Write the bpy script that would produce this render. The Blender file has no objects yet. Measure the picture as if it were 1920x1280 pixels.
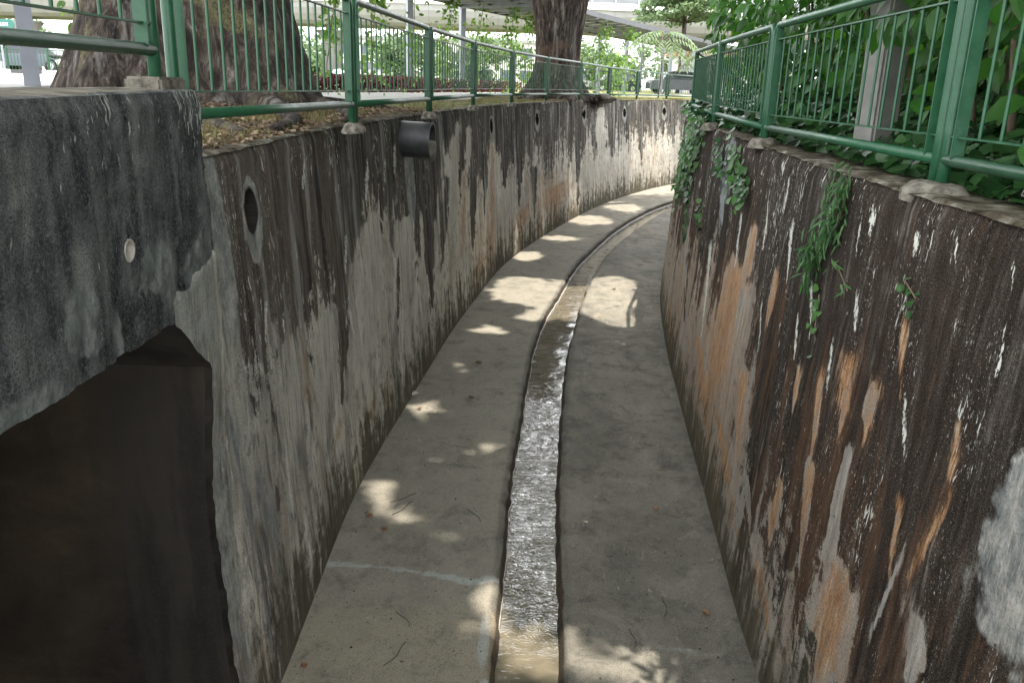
import bpy, bmesh, math, random
import numpy as np
from mathutils import Vector, Matrix, noise as mnoise
rad = math.radians
C = bpy.context.scene.collection
sc = bpy.context.scene
rng = np.random.RandomState(7)
random.seed(7)

# ------------------------------------------------------------------ camera
EYE = 0.35
P = rad(17.1); R = math.atan(156 / 5300)
cam_d = bpy.data.cameras.new('camera'); cam_d.sensor_width = 36; cam_d.lens = 36 * 1560 / 1920
cam_d.clip_start = 0.05; cam_d.clip_end = 3000
cam = bpy.data.objects.new('camera', cam_d); C.objects.link(cam)
fw = Vector((0, math.cos(P), -math.sin(P))); r0 = Vector((1, 0, 0)); u0 = r0.cross(fw)
rt = r0 * math.cos(R) + u0 * math.sin(R); up = -r0 * math.sin(R) + u0 * math.cos(R)
M = Matrix((rt, up, -fw)).transposed().to_4x4(); M.translation = Vector((0, 0, EYE))
cam.matrix_world = M
sc.camera = cam

# ------------------------------------------------------------------ world and sun
SUN = Vector((0.20, 0.06, 1.0)).normalized()
elev = math.asin(SUN.z); azim = math.atan2(SUN.x, SUN.y)
w = bpy.data.worlds.new('World'); sc.world = w; w.use_nodes = True
nt = w.node_tree; bg = nt.nodes['Background']
sky = nt.nodes.new('ShaderNodeTexSky'); sky.sky_type = 'NISHITA'; sky.sun_disc = False
sky.sun_elevation = elev; sky.sun_rotation = azim; sky.dust_density = 5.0; sky.air_density = 1.3; sky.ozone_density = 1.0
# bright hazy broken cloud over the blue
tc = nt.nodes.new('ShaderNodeTexCoord'); cn = nt.nodes.new('ShaderNodeTexNoise'); cn.inputs['Scale'].default_value = 2.2; cn.inputs['Detail'].default_value = 5
mp_ = nt.nodes.new('ShaderNodeMapping'); mp_.inputs['Scale'].default_value = (1, 1, 2.5); nt.links.new(tc.outputs['Generated'], mp_.inputs[0]); nt.links.new(mp_.outputs[0], cn.inputs['Vector'])
cr = nt.nodes.new('ShaderNodeMapRange'); cr.interpolation_type = 'SMOOTHSTEP'; cr.inputs[1].default_value = .30; cr.inputs[2].default_value = .62; cr.inputs[3].default_value = .35
nt.links.new(cn.outputs[0], cr.inputs[0])
cm = nt.nodes.new('ShaderNodeMix'); cm.data_type = 'RGBA'; nt.links.new(cr.outputs[0], cm.inputs[0]); nt.links.new(sky.outputs[0], cm.inputs[6]); cm.inputs[7].default_value = (17, 17.2, 17.5, 1)
nt.links.new(cm.outputs[2], bg.inputs[0]); bg.inputs[1].default_value = 0.12
sl = bpy.data.lights.new('sun', 'SUN'); sl.energy = 3.0; sl.angle = rad(0.53); sl.color = (1.0, 0.93, 0.82)
so = bpy.data.objects.new('sun', sl); C.objects.link(so)
so.rotation_euler = SUN.to_track_quat('Z', 'Y').to_euler(); so.location = (0, 0, 40)
sc.view_settings.view_transform = 'Standard'; sc.view_settings.look = 'None'
sc.view_settings.exposure = 1.70; sc.view_settings.gamma = 1; sc.view_settings.use_curve_mapping = False
sc.cycles.max_bounces = 7; sc.cycles.diffuse_bounces = 4; sc.cycles.glossy_bounces = 3
sc.cycles.transmission_bounces = 4; sc.cycles.sample_clamp_indirect = 6; sc.cycles.caustics_reflective = False

# ------------------------------------------------------------------ node helpers
class NT:
    def __init__(s, name):
        s.m = bpy.data.materials.new(name); s.m.use_nodes = True; s.t = s.m.node_tree
        s.b = s.t.nodes['Principled BSDF']; s.out = s.t.nodes['Material Output']
    def n(s, k): return s.t.nodes.new(k)
    def l(s, a, b): s.t.links.new(a, b)
    def put(s, sock, v):
        if isinstance(v, bpy.types.NodeSocket): s.l(v, sock)
        elif isinstance(v, tuple) and len(v) == 3 and sock.type == 'RGBA': sock.default_value = (*v, 1)
        else: sock.default_value = v
    def coord(s, which='Object'):
        return s.n('ShaderNodeTexCoord').outputs[which]
    def attr(s, name):
        a = s.n('ShaderNodeAttribute'); a.attribute_name = name; return a.outputs['Fac']
    def attrv(s, name):
        a = s.n('ShaderNodeAttribute'); a.attribute_name = name; return a.outputs['Color']
    def map(s, v, scale=(1, 1, 1), loc=(0, 0, 0)):
        m = s.n('ShaderNodeMapping'); s.l(v, m.inputs[0]); m.inputs['Scale'].default_value = scale
        m.inputs['Location'].default_value = loc; return m.outputs[0]
    def noise(s, v, scale=1, detail=4, rough=.55, dist=0):
        m = s.n('ShaderNodeTexNoise'); s.l(v, m.inputs['Vector']); m.inputs['Scale'].default_value = scale
        m.inputs['Detail'].default_value = detail; m.inputs['Roughness'].default_value = rough
        m.inputs['Distortion'].default_value = dist; return m.outputs[0]
    def vor(s, v, scale=1, feat='F1', out='Distance', rand=1):
        m = s.n('ShaderNodeTexVoronoi'); m.feature = feat; s.l(v, m.inputs['Vector']); m.inputs['Scale'].default_value = scale
        m.inputs['Randomness'].default_value = rand; return m.outputs[out]
    def ma(s, op, a, b=0.0, c=None):
        m = s.n('ShaderNodeMath'); m.operation = op; s.put(m.inputs[0], a); s.put(m.inputs[1], b)
        if c is not None: s.put(m.inputs[2], c)
        return m.outputs[0]
    def ss(s, v, lo, hi, a=0.0, b=1.0):
        m = s.n('ShaderNodeMapRange'); m.interpolation_type = 'SMOOTHSTEP'; s.put(m.inputs[0], v)
        m.inputs[1].default_value = lo; m.inputs[2].default_value = hi; m.inputs[3].default_value = a; m.inputs[4].default_value = b
        return m.outputs[0]
    def mix(s, f, a, b, mode='MIX'):
        m = s.n('ShaderNodeMix'); m.data_type = 'RGBA'; m.blend_type = mode; s.put(m.inputs[0], f); s.put(m.inputs[6], a); s.put(m.inputs[7], b)
        return m.outputs[2]
    def ramp(s, v, pts):
        m = s.n('ShaderNodeValToRGB'); s.put(m.inputs[0], v); e = m.color_ramp.elements
        while len(e) < len(pts): e.new(.5)
        for q, (p, c) in zip(e, pts): q.position = p; q.color = (*c, 1)
        return m.outputs[0]
    def sep(s, v):
        m = s.n('ShaderNodeSeparateXYZ'); s.l(v, m.inputs[0]); return m.outputs
    def comb(s, x=0.0, y=0.0, z=0.0):
        m = s.n('ShaderNodeCombineXYZ'); s.put(m.inputs[0], x); s.put(m.inputs[1], y); s.put(m.inputs[2], z); return m.outputs[0]
    def bump(s, h, strength=.5, dist=.01):
        m = s.n('ShaderNodeBump'); s.l(h, m.inputs['Height']); m.inputs['Strength'].default_value = strength
        m.inputs['Distance'].default_value = dist; s.l(m.outputs[0], s.b.inputs['Normal'])
    def done(s, col=None, rough=None, spec=None):
        if col is not None: s.put(s.b.inputs['Base Color'], col)
        if rough is not None: s.put(s.b.inputs['Roughness'], rough)
        if spec is not None: s.b.inputs['Specular IOR Level'].default_value = spec
        return s.m

def plain(name, col, rough=.6, var=.25, sc_=6, metal=0.0, spec=.5):
    t = NT(name); c = t.coord(); n = t.noise(c, sc_, 5, .6)
    k = t.ss(n, .3, .7, 1 - var, 1 + var)
    v = t.n('ShaderNodeVectorMath'); v.operation = 'SCALE'; v.inputs[0].default_value = col; t.put(v.inputs['Scale'], k)
    t.b.inputs['Metallic'].default_value = metal
    return t.done(v.outputs[0], rough, spec)

# ------------------------------------------------------------------ mesh helpers
def link(o, parent=None):
    C.objects.link(o)
    if parent is not None:
        o.parent = parent
        o.matrix_parent_inverse = parent.matrix_world.inverted() if parent.type != 'EMPTY' else Matrix.Translation(-Vector(parent.location))
    return o
def mesh_obj(name, verts, faces, mat, parent=None, smooth=False):
    me = bpy.data.meshes.new(name)
    me.from_pydata([tuple(map(float, v)) for v in verts] if not isinstance(verts, np.ndarray) else verts.tolist(), [], faces if isinstance(faces, list) else faces.tolist())
    me.update()
    if smooth: me.polygons.foreach_set('use_smooth', [True] * len(me.polygons))
    o = bpy.data.objects.new(name, me)
    if mat: me.materials.append(mat)
    return link(o, parent)
def thing(name, label, cat, loc=(0, 0, 0), group=None):
    o = bpy.data.objects.new(name, None); C.objects.link(o); o.location = loc; o.empty_display_size = .2
    o['label'] = label; o['category'] = cat
    if group: o['group'] = group
    return o
def tag(o, label=None, cat=None, group=None, kind=None):
    if label: o['label'] = label
    if cat: o['category'] = cat
    if group: o['group'] = group
    if kind: o['kind'] = kind
    return o
class MB:
    def __init__(s): s.v = []; s.f = []
    def add(s, v, f):
        k = len(s.v); s.v += [tuple(map(float, p)) for p in v]; s.f += [tuple(i + k for i in q) for q in f]
    def box(s, c, sz, ax=None):
        c = Vector(c); h = [q / 2 for q in sz]
        ax = ax or (Vector((1, 0, 0)), Vector((0, 1, 0)), Vector((0, 0, 1)))
        vs = [c + ax[0] * (i * h[0]) + ax[1] * (j * h[1]) + ax[2] * (k * h[2]) for i in (-1, 1) for j in (-1, 1) for k in (-1, 1)]
        s.add(vs, [(0, 1, 3, 2), (4, 6, 7, 5), (0, 4, 5, 1), (2, 3, 7, 6), (0, 2, 6, 4), (1, 5, 7, 3)])
    def beam(s, a, b, wd, ht, upv=(0, 0, 1)):
        a = Vector(a); b = Vector(b); d = b - a; L = d.length; d.normalize(); sd = d.cross(Vector(upv))
        if sd.length < 1e-4: sd = Vector((1, 0, 0))
        sd.normalize(); u = sd.cross(d); s.box((a + b) / 2, (L, wd, ht), (d, sd, u))
    def tube(s, pts, r, n=10, cap=True):
        pts = [Vector(p) for p in pts]; rs = r if hasattr(r, '__len__') else [r] * len(pts)
        T = []
        for i in range(len(pts)):
            d = (pts[min(i + 1, len(pts) - 1)] - pts[max(i - 1, 0)]); T.append(d.normalized())
        nrm = T[0].orthogonal().normalized(); vs = []; fs = []
        for i, p in enumerate(pts):
            nrm = (nrm - T[i] * nrm.dot(T[i])).normalized(); bn = T[i].cross(nrm)
            for k in range(n):
                a = 2 * math.pi * k / n; vs.append(p + (nrm * math.cos(a) + bn * math.sin(a)) * rs[i])
            if i: fs += [((i - 1) * n + k, (i - 1) * n + (k + 1) % n, i * n + (k + 1) % n, i * n + k) for k in range(n)]
        if cap: fs += [tuple(range(n - 1, -1, -1)), tuple(range((len(pts) - 1) * n, len(pts) * n))]
        s.add(vs, fs)
    def build(s, name, mat, parent=None, smooth=False):
        return mesh_obj(name, s.v, s.f, mat, parent, smooth)
def smooth_angle(o, a=40):
    me = o.data; me.polygons.foreach_set('use_smooth', [True] * len(me.polygons))
    try: me.set_sharp_from_angle(angle=rad(a))
    except Exception: pass
def fattr(me, name, arr):
    a = me.attributes.new(name, 'FLOAT', 'POINT'); a.data.foreach_set('value', np.asarray(arr, np.float32).ravel())
def set_uv(me, uv):
    lay = me.uv_layers.new(name='UVMap'); idx = np.empty(len(me.loops), np.int32); me.loops.foreach_get('vertex_index', idx)
    lay.data.foreach_set('uv', np.asarray(uv, np.float32)[idx].ravel())
def sstep(x, a, b):
    t = np.clip((x - a) / (b - a), 0, 1); return t * t * (3 - 2 * t)
def pnoise(x, y, s=1.0, seed=0.0, oct=3):
    return np.array([mnoise.fractal(Vector((a * s + seed, b * s, seed * 1.7)), 1.0, 2.0, oct) for a, b in zip(np.ravel(x), np.ravel(y))]).reshape(np.shape(x))

# ------------------------------------------------------------------ drain curves (foot of each wall, metres)
FLOOR = -3.5; BAT = 0.06
FL = np.array([(-1.47, 3.0), (-1.475, 5), (-1.49, 7.05), (-1.40, 8.5), (-1.24, 10.25), (-.98, 13), (-.73, 14.96), (-.27, 18.1), (.47, 21.2), (1.48, 24.6), (2.75, 28.3), (4.3, 31.9), (6.35, 35.6), (9.5, 40), (14, 45)])
FR = np.array([(1.55, -4), (1.66, 2), (1.76, 4.76), (1.81, 5.68), (1.94, 7.15), (2.05, 8.5), (2.21, 10.3), (2.42, 12.5), (2.83, 15.6), (3.4, 18.5), (4.05, 21), (5.0, 24), (6.4, 27.2), (8.1, 30.5), (10.5, 34), (14.5, 38.5), (18, 42)])
GL = np.array([(-.2, -4), (-.14, 3), (-.09, 4.68), (-.06, 5.45), (-.02, 7.24), (.06, 8.63), (.2, 10.79), (.34, 12.55), (.55, 14.17), (.86, 15.78), (1.33, 18.35), (1.94, 20.69), (2.8, 23.68), (4.03, 27.04), (5.4, 30), (8.0, 34.5), (11.5, 39), (16, 43.5)])
GR = np.array([(.36, -4), (.4, 3), (.42, 4.7), (.46, 5.48), (.54, 7.73), (.71, 10.21), (.88, 12.05), (1.12, 13.88), (1.49, 16.31), (2.2, 19.7), (3.15, 22.85), (4.74, 27.18), (6.2, 30), (8.6, 34), (12.1, 38.3), (16.6, 42.7)])
def dense(P_, step=.25):
    P_ = np.asarray(P_, float); out = []
    Q = np.vstack([2 * P_[0] - P_[1], P_, 2 * P_[-1] - P_[-2]])
    for i in range(1, len(Q) - 2):
        n = max(2, int(np.linalg.norm(Q[i + 1] - Q[i]) / step))
        for k in range(n):
            t = k / n; a, b, c, d = Q[i - 1:i + 3]
            out.append(.5 * ((2 * b) + (-a + c) * t + (2 * a - 5 * b + 4 * c - d) * t * t + (-a + 3 * b - 3 * c + d) * t ** 3))
    out.append(P_[-1]); return np.array(out)
dFL, dFR, dGL, dGR = map(dense, (FL, FR, GL, GR))
def curve_at(Y, D): return np.interp(Y, D[:, 1], D[:, 0])
def normals(X, Y, sgn):
    tx = np.gradient(X); ty = np.gradient(Y); L = np.hypot(tx, ty); return sgn * ty / L, -sgn * tx / L
def xl_top(Y): return curve_at(Y, dFL) - .2
def xr_top(Y): return curve_at(Y, dFR) + .2

# ------------------------------------------------------------------ materials: weathered concrete
def wall_material(name, right):
    t = NT(name); uv = t.coord('UV'); xyz = t.sep(uv); u, v = xyz[0], xyz[1]
    edge = t.attr('edge')      # metres above (+) or below (-) the lower limit of the dark growth
    pat = t.attr('patch'); tint = t.attr('tint'); red = t.attr('red')
    S1 = t.noise(t.map(uv, (5.5, .50, 1)), 1, 6, .68, .35)
    S2 = t.noise(t.map(uv, (18, 1.7, 1), (3, 7, 0)), 1, 6, .7, .4)
    S3 = t.noise(t.map(uv, (52, 7, 1), (9, 2, 0)), 1, 4, .7, .4)
    B1 = t.noise(t.map(uv, (1.1, .8, 1), (4, 1, 0)), 1, 5, .6, .4)
    B2 = t.noise(uv, 5.5, 7, .7, .3)
    G = t.noise(uv, 70, 4, .75)
    G2 = t.noise(uv, 190, 2, .6)
    # plaster
    if right:
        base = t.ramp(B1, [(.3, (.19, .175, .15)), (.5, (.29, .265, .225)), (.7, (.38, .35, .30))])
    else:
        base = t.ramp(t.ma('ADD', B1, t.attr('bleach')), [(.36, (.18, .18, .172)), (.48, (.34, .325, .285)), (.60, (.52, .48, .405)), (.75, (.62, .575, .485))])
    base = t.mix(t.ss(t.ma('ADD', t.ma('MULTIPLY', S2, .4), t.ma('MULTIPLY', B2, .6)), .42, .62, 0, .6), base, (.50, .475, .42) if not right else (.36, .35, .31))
    base = t.mix(t.ss(B2, .50, .66, 0, .7), base, (.12, .125, .125))
    # rust / ochre bleeding
    o = t.ma('ADD', t.ma('MULTIPLY', S1, .9), t.ma('MULTIPLY', S2, .5))
    o = t.ma('ADD', o, t.ma('MULTIPLY', tint, .42))
    of = t.ss(o, .86, 1.12)
    oc = t.ramp(S3, [(.38, (.17, .085, .04)), (.5, (.36, .20, .10)), (.6, (.50, .34, .20))])
    oc = t.mix(t.ss(B2, .4, .7, 0, .6), oc, (.42, .30, .20))
    col = t.mix(t.ma('MULTIPLY', of, .92 if right else .8), base, oc)
    if not right:
        v1 = t.noise(t.map(uv, (3.0, .55, 1), (51, 3, 0)), 1, 6, .68, .6); v2 = t.noise(t.map(uv, (4.5, .9, 1), (57, 9, 0)), 1, 6, .7, .6); v3 = t.noise(t.map(uv, (3.4, .7, 1), (63, 9, 0)), 1, 6, .7, .6)
        nr_ = t.ss(t.attr('bleach'), .12, .02, .25, 1)
        col = t.mix(t.ma('MULTIPLY', nr_, t.ss(v1, .50, .62, 0, .75)), col, (.125, .140, .150)); col = t.mix(t.ma('MULTIPLY', nr_, t.ss(v2, .54, .64, 0, .8)), col, (.060, .056, .050))
        col = t.mix(t.ss(v3, .54, .66, 0, .6), col, (.33, .225, .14)); col = t.mix(t.ss(v3, .46, .37, 0, .75), col, (.68, .65, .58))
    # dark growth, ragged vertical drips
    S0 = t.noise(t.map(uv, (2.3, .22, 1), (13, 4, 0)), 1, 4, .55, .3); push = t.attr('push')
    q_ = lambda n_, k_: t.ma('MULTIPLY', t.ma('SUBTRACT', n_, .5), k_)
    d = t.ma('ADD', edge, q_(S0, 3.6)); d = t.ma('ADD', d, q_(S1, 2.2)); d = t.ma('ADD', d, q_(S2, 1.3)); d = t.ma('ADD', d, q_(B2, 3.0)); d = t.ma('ADD', d, q_(G, 1.3)); d = t.ma('ADD', d, t.ma('MULTIPLY', push, 2.4))
    df = t.ss(d, -.18, .22)
    # grey brown wash and soft smears running down over the plaster
    sm = t.ss(t.noise(t.map(uv, (9, .5, 1), (31, 2, 0)), 1, 6, .7, .4), .50, .70, 0, .6)
    col = t.mix(t.ma('MULTIPLY', sm, t.ss(B2, .3, .6, .4, 1)), col, (.105, .10, .088) if not right else (.075, .062, .05))
    col = t.mix(t.ss(G, .50, .62, 0, .5), col, (.10, .092, .08)); col = t.mix(t.ss(G2, .54, .64, 0, .55), col, (.06, .055, .048)); col = t.mix(t.ss(t.noise(t.map(uv, (30, 12, 1), (3, 3, 0)), 1, 5, .75, .5), .58, .68, 0, .55), col, (.055, .052, .046))
    dm = t.ma('ADD', t.ma('MULTIPLY', S2, .5), t.ma('ADD', t.ma('MULTIPLY', G, .35), t.ma('MULTIPLY', S1, .15)))
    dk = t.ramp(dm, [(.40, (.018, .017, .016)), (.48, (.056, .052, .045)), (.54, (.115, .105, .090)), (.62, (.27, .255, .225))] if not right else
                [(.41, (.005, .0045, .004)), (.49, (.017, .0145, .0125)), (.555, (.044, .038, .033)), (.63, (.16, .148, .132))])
    dk = t.mix(t.ma('MULTIPLY', red, t.ss(S3, .4, .6, .15, .75)), dk, (.135, .092, .076) if not right else (.050, .032, .024))
    dk = t.mix(t.ss(G2, .50, .62, 0, .8), dk, (.009, .008, .007))
    dk = t.mix(t.ss(G2, .46, .36, 0, .5), dk, (.22, .20, .17) if not right else (.13, .105, .08))
    if not right:
        dk = t.mix(t.ss(t.noise(t.map(uv, (4.2, .22, 1), (91, 0, 0)), 1, 5, .65, .3), .50, .60, 0, .8), dk, (.018, .018, .018))
        dk = t.mix(t.ss(t.noise(t.map(uv, (2.5, .25, 1), (11, 0, 0)), 1, 5, .65), .53, .62, 0, .8), dk, (.25, .245, .225))
    col = t.mix(df, col, dk)
    soft = lambda f_, lo=.12, hi=.85: t.ss(t.ma('ADD', t.ma('MULTIPLY', f_, 1.15), t.ma('MULTIPLY', t.ss(f_, 0, .15), t.ma('ADD', t.ma('ADD', q_(B2, 2.2), q_(S2, 3.0)), t.ma('ADD', q_(S3, 2.0), q_(G, 1.3))))), lo, hi)
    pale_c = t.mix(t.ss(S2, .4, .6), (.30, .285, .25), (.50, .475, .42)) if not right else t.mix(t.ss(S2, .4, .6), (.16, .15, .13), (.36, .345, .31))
    pale_c = t.mix(t.ss(G, .5, .62, 0, .5), pale_c, (.15, .14, .12))
    col = t.mix(t.ma('MULTIPLY', soft(t.attr('pale'), .15, 1.35), .85), col, pale_c)
    rc = t.ramp(t.ma('ADD', t.ma('MULTIPLY', S2, .6), t.ma('MULTIPLY', S3, .4)), [(.38, (.11, .050, .022)), (.47, (.29, .140, .058)), (.55, (.42, .255, .135)), (.62, (.40, .34, .26))])
    rc = t.mix(t.ss(G, .50, .62, 0, .6), rc, (.06, .042, .03))
    col = t.mix(t.ma('MULTIPLY', soft(t.attr('rust'), .10, 1.45), .9 if right else .65), col, rc)
    col = t.mix(t.ma('MULTIPLY', soft(t.attr('cement')), .85), col, t.mix(t.ss(B2, .42, .58), (.10, .11, .115), (.24, .255, .26)))
    col = t.mix(t.ma('MULTIPLY', soft(t.attr('cream'), .1, 1.1), .8), col, (.50, .46, .36) if not right else (.28, .27, .25))
    if right:
        o2 = t.ma('ADD', t.noise(t.map(uv, (4.2, .42, 1), (41, 9, 0)), 1, 6, .7, .5), t.ma('MULTIPLY', t.ss(v, -.5, -1.9), .13))
        o2 = t.ma('ADD', o2, t.ma('MULTIPLY', tint, .05)); o2 = t.ma('ADD', o2, q_(B2, .2))
        of2 = t.ma('MULTIPLY', t.ss(o2, .58, .74), t.ss(G, .25, .6, .55, 1))
        col = t.mix(t.ma('MULTIPLY', of2, .26), col, t.ramp(S3, [(.3, (.10, .05, .028)), (.55, (.23, .12, .06)), (.75, (.34, .24, .16))]))
        g2 = t.noise(t.map(uv, (5.0, .5, 1), (71, 3, 0)), 1, 6, .7, .5)
        col = t.mix(t.ss(t.ma('ADD', g2, q_(B2, .3)), .56, .74, 0, .7), col, (.20, .185, .16))
    else:
        g2 = t.noise(t.map(uv, (3.6, .3, 1), (71, 3, 0)), 1, 6, .7, .4)
        col = t.mix(t.ss(t.ma('ADD', g2, q_(B2, .3)), .58, .72, 0, .6), col, t.mix(t.ss(B1, .45, .6), (.27, .27, .25), (.30, .24, .18)))
    # cement repair patches
    pf = t.ss(t.ma('ADD', pat, t.ma('ADD', t.ma('MULTIPLY', t.ma('SUBTRACT', B2, .5), 1.1), t.ma('MULTIPLY', t.ma('SUBTRACT', S1, .5), .7))), .38, .66, 0, .85)
    pc = t.ramp(B2, [(.36, (.10, .112, .115)), (.5, (.20, .21, .20)), (.64, (.36, .36, .335))])
    pc = t.mix(t.ss(G, .5, .60, 0, .6), pc, (.10, .10, .09))
    pc = t.mix(t.ss(S3, .5, .62, 0, .5), pc, (.42, .39, .33))
    pc = t.mix(t.ss(S2, .5, .7, 0, .4), pc, (.42, .40, .35))
    col = t.mix(pf, col, pc)
    # damp green brown band at the foot
    h = t.ma('ADD', v, -FLOOR)     # height above the floor
    ft = t.ss(t.ma('ADD', h, t.ma('ADD', t.ma('MULTIPLY', t.ma('SUBTRACT', S1, .5), -2.6), t.ma('MULTIPLY', t.ma('SUBTRACT', B2, .5), -1.6))), .72, .15)
    fc = t.ramp(S2, [(.3, (.030, .029, .021)), (.6, (.085, .075, .05)), (.8, (.19, .155, .10))])
    col = t.mix(t.ma('MULTIPLY', ft, .88), col, fc)
    # white lichen flecks and runs
    z1 = t.noise(t.map(uv, (2.2, .7, 1), (21, 5, 0)), 1, 3, .6)
    W = t.noise(t.map(uv, (34, 7.5, 1), (2, 5, 0)), 1, 6, .72, .5)
    thr = t.ma('SUBTRACT', t.ma('ADD', W, t.ma('MULTIPLY', z1, .55)), t.ma('MULTIPLY', pf, .5))
    topb = t.ma('MULTIPLY', t.ss(v, -.6, -.1), .03)
    thr = t.ma('ADD', thr, topb)
    wf = t.ss(thr, .92, .96); wf = t.ma('MULTIPLY', wf, t.ss(df, .2, .8, .12, 1))
    wf = t.ma('MULTIPLY', wf, t.ss(h, .6, 1.3))
    wn = t.noise(t.map(uv, (60, 22, 1), (7, 1, 0)), 1, 4, .7, .4)
    wf = t.ma('MAXIMUM', wf, t.ma('MULTIPLY', t.ss(t.attr('white'), .1, .6), t.ss(t.ma('ADD', wn, t.ma('MULTIPLY', t.attr('white'), .22)), .62, .68)))
    col = t.mix(wf, col, (.50, .51, .455))
    # fine white peppering
    Wp = t.noise(t.map(uv, (110, 36, 1), (1, 2, 0)), 1, 3, .6)
    pep = t.ma('MULTIPLY', t.ss(Wp, .62, .68), t.ma('MULTIPLY', df, t.ss(z1, .45, .62)))
    col = t.mix(pep, col, (.46, .45, .40))
    # holes (pits in the concrete)
    pit = t.ss(t.vor(t.map(uv, (11, 9, 1)), 1), .10, .05)
    pit = t.ma('MULTIPLY', pit, t.ss(t.noise(uv, 3.1, 2), .52, .6))
    col = t.mix(t.ma('MULTIPLY', pit, .7), col, (.02, .02, .02))
    if not right: col = t.mix(t.ma('MULTIPLY', t.attr('hole'), .96), col, (.012, .010, .008))  # silt and deep shade of the weep holes, both put into the colour
    hgt = t.ma('ADD', t.ma('MULTIPLY', G, .5), t.ma('MULTIPLY', B2, 1.1))
    hgt = t.ma('ADD', hgt, t.ma('MULTIPLY', S3, .5))
    hgt = t.ma('ADD', hgt, t.ma('MULTIPLY', pf, .35)); hgt = t.ma('SUBTRACT', hgt, t.ma('MULTIPLY', pit, 1.2))
    t.bump(hgt, 1.0, .016)
    return t.done(col, .95, .04)

def headwall_material():
    t = NT('headwall_concrete'); uv = t.coord('UV'); v = t.sep(uv)[1]; pat = t.attr('patch')
    B1 = t.noise(t.map(uv, (1.6, 1.1, 1)), 1, 6, .65, .4); B2 = t.noise(uv, 7, 7, .75, .2)
    S = t.noise(t.map(uv, (7, 1.1, 1), (5, 3, 0)), 1, 5, .6, .3); G = t.noise(uv, 60, 5, .8); G2 = t.noise(uv, 150, 3, .7)
    c = t.ramp(t.ma('ADD', t.ma('MULTIPLY', S, .45), t.ma('MULTIPLY', t.noise(uv, 2.6, 8, .72, .5), .55)), [(.38, (.014, .015, .016)), (.46, (.048, .051, .054)), (.53, (.115, .12, .118)), (.63, (.23, .23, .215))])
    c = t.mix(t.ss(B1, .5, .7, 0, .4), c, (.095, .098, .094))
    c = t.mix(t.ma('MULTIPLY', t.ss(G, .48, .62), .6), c, (.20, .205, .20))
    c = t.mix(t.ss(G2, .50, .62, 0, .75), c, (.010, .010, .010))
    c = t.mix(t.ss(B2, .6, .72, 0, .45), c, (.17, .12, .075))
    # lichen near the top right corner
    topn = t.ma('ADD', t.noise(t.map(uv, (26, 10, 1)), 1, 4, .6), t.ma('MULTIPLY', t.attr('edge'), .2))
    c = t.mix(t.ss(topn, .62, .68), c, (.40, .43, .39))
    pf = t.ss(t.ma('ADD', pat, t.ma('MULTIPLY', t.ma('SUBTRACT', B2, .5), 1.3)), .34, .78, 0, .85)
    pc = t.ramp(B2, [(.36, (.07, .078, .076)), (.5, (.145, .158, .150)), (.64, (.27, .285, .265))]); pc = t.mix(t.ss(G, .5, .62, 0, .45), pc, (.06, .062, .06))
    pc = t.mix(t.ss(t.noise(t.map(uv, (14, 60, 1)), 1, 3, .6), .55, .7, 0, .3), pc, (.13, .135, .13))
    c = t.mix(pf, c, pc)
    pit = t.ss(t.vor(t.map(uv, (9, 9, 1)), 1), .13, .06); pit = t.ma('MULTIPLY', pit, t.ss(t.noise(uv, 2.3, 2), .5, .56))
    c = t.mix(t.ma('MULTIPLY', pit, .85), c, (.008, .008, .008))
    h = t.ma('ADD', t.ma('MULTIPLY', G, .6), t.ma('MULTIPLY', B2, 1.2)); h = t.ma('SUBTRACT', h, t.ma('MULTIPLY', pit, 2.0))
    h = t.ma('SUBTRACT', h, t.ma('MULTIPLY', pf, t.ma('MULTIPLY', G, .4)))
    t.bump(h, 1.0, .022)
    return t.done(c, .95, .05)

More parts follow.
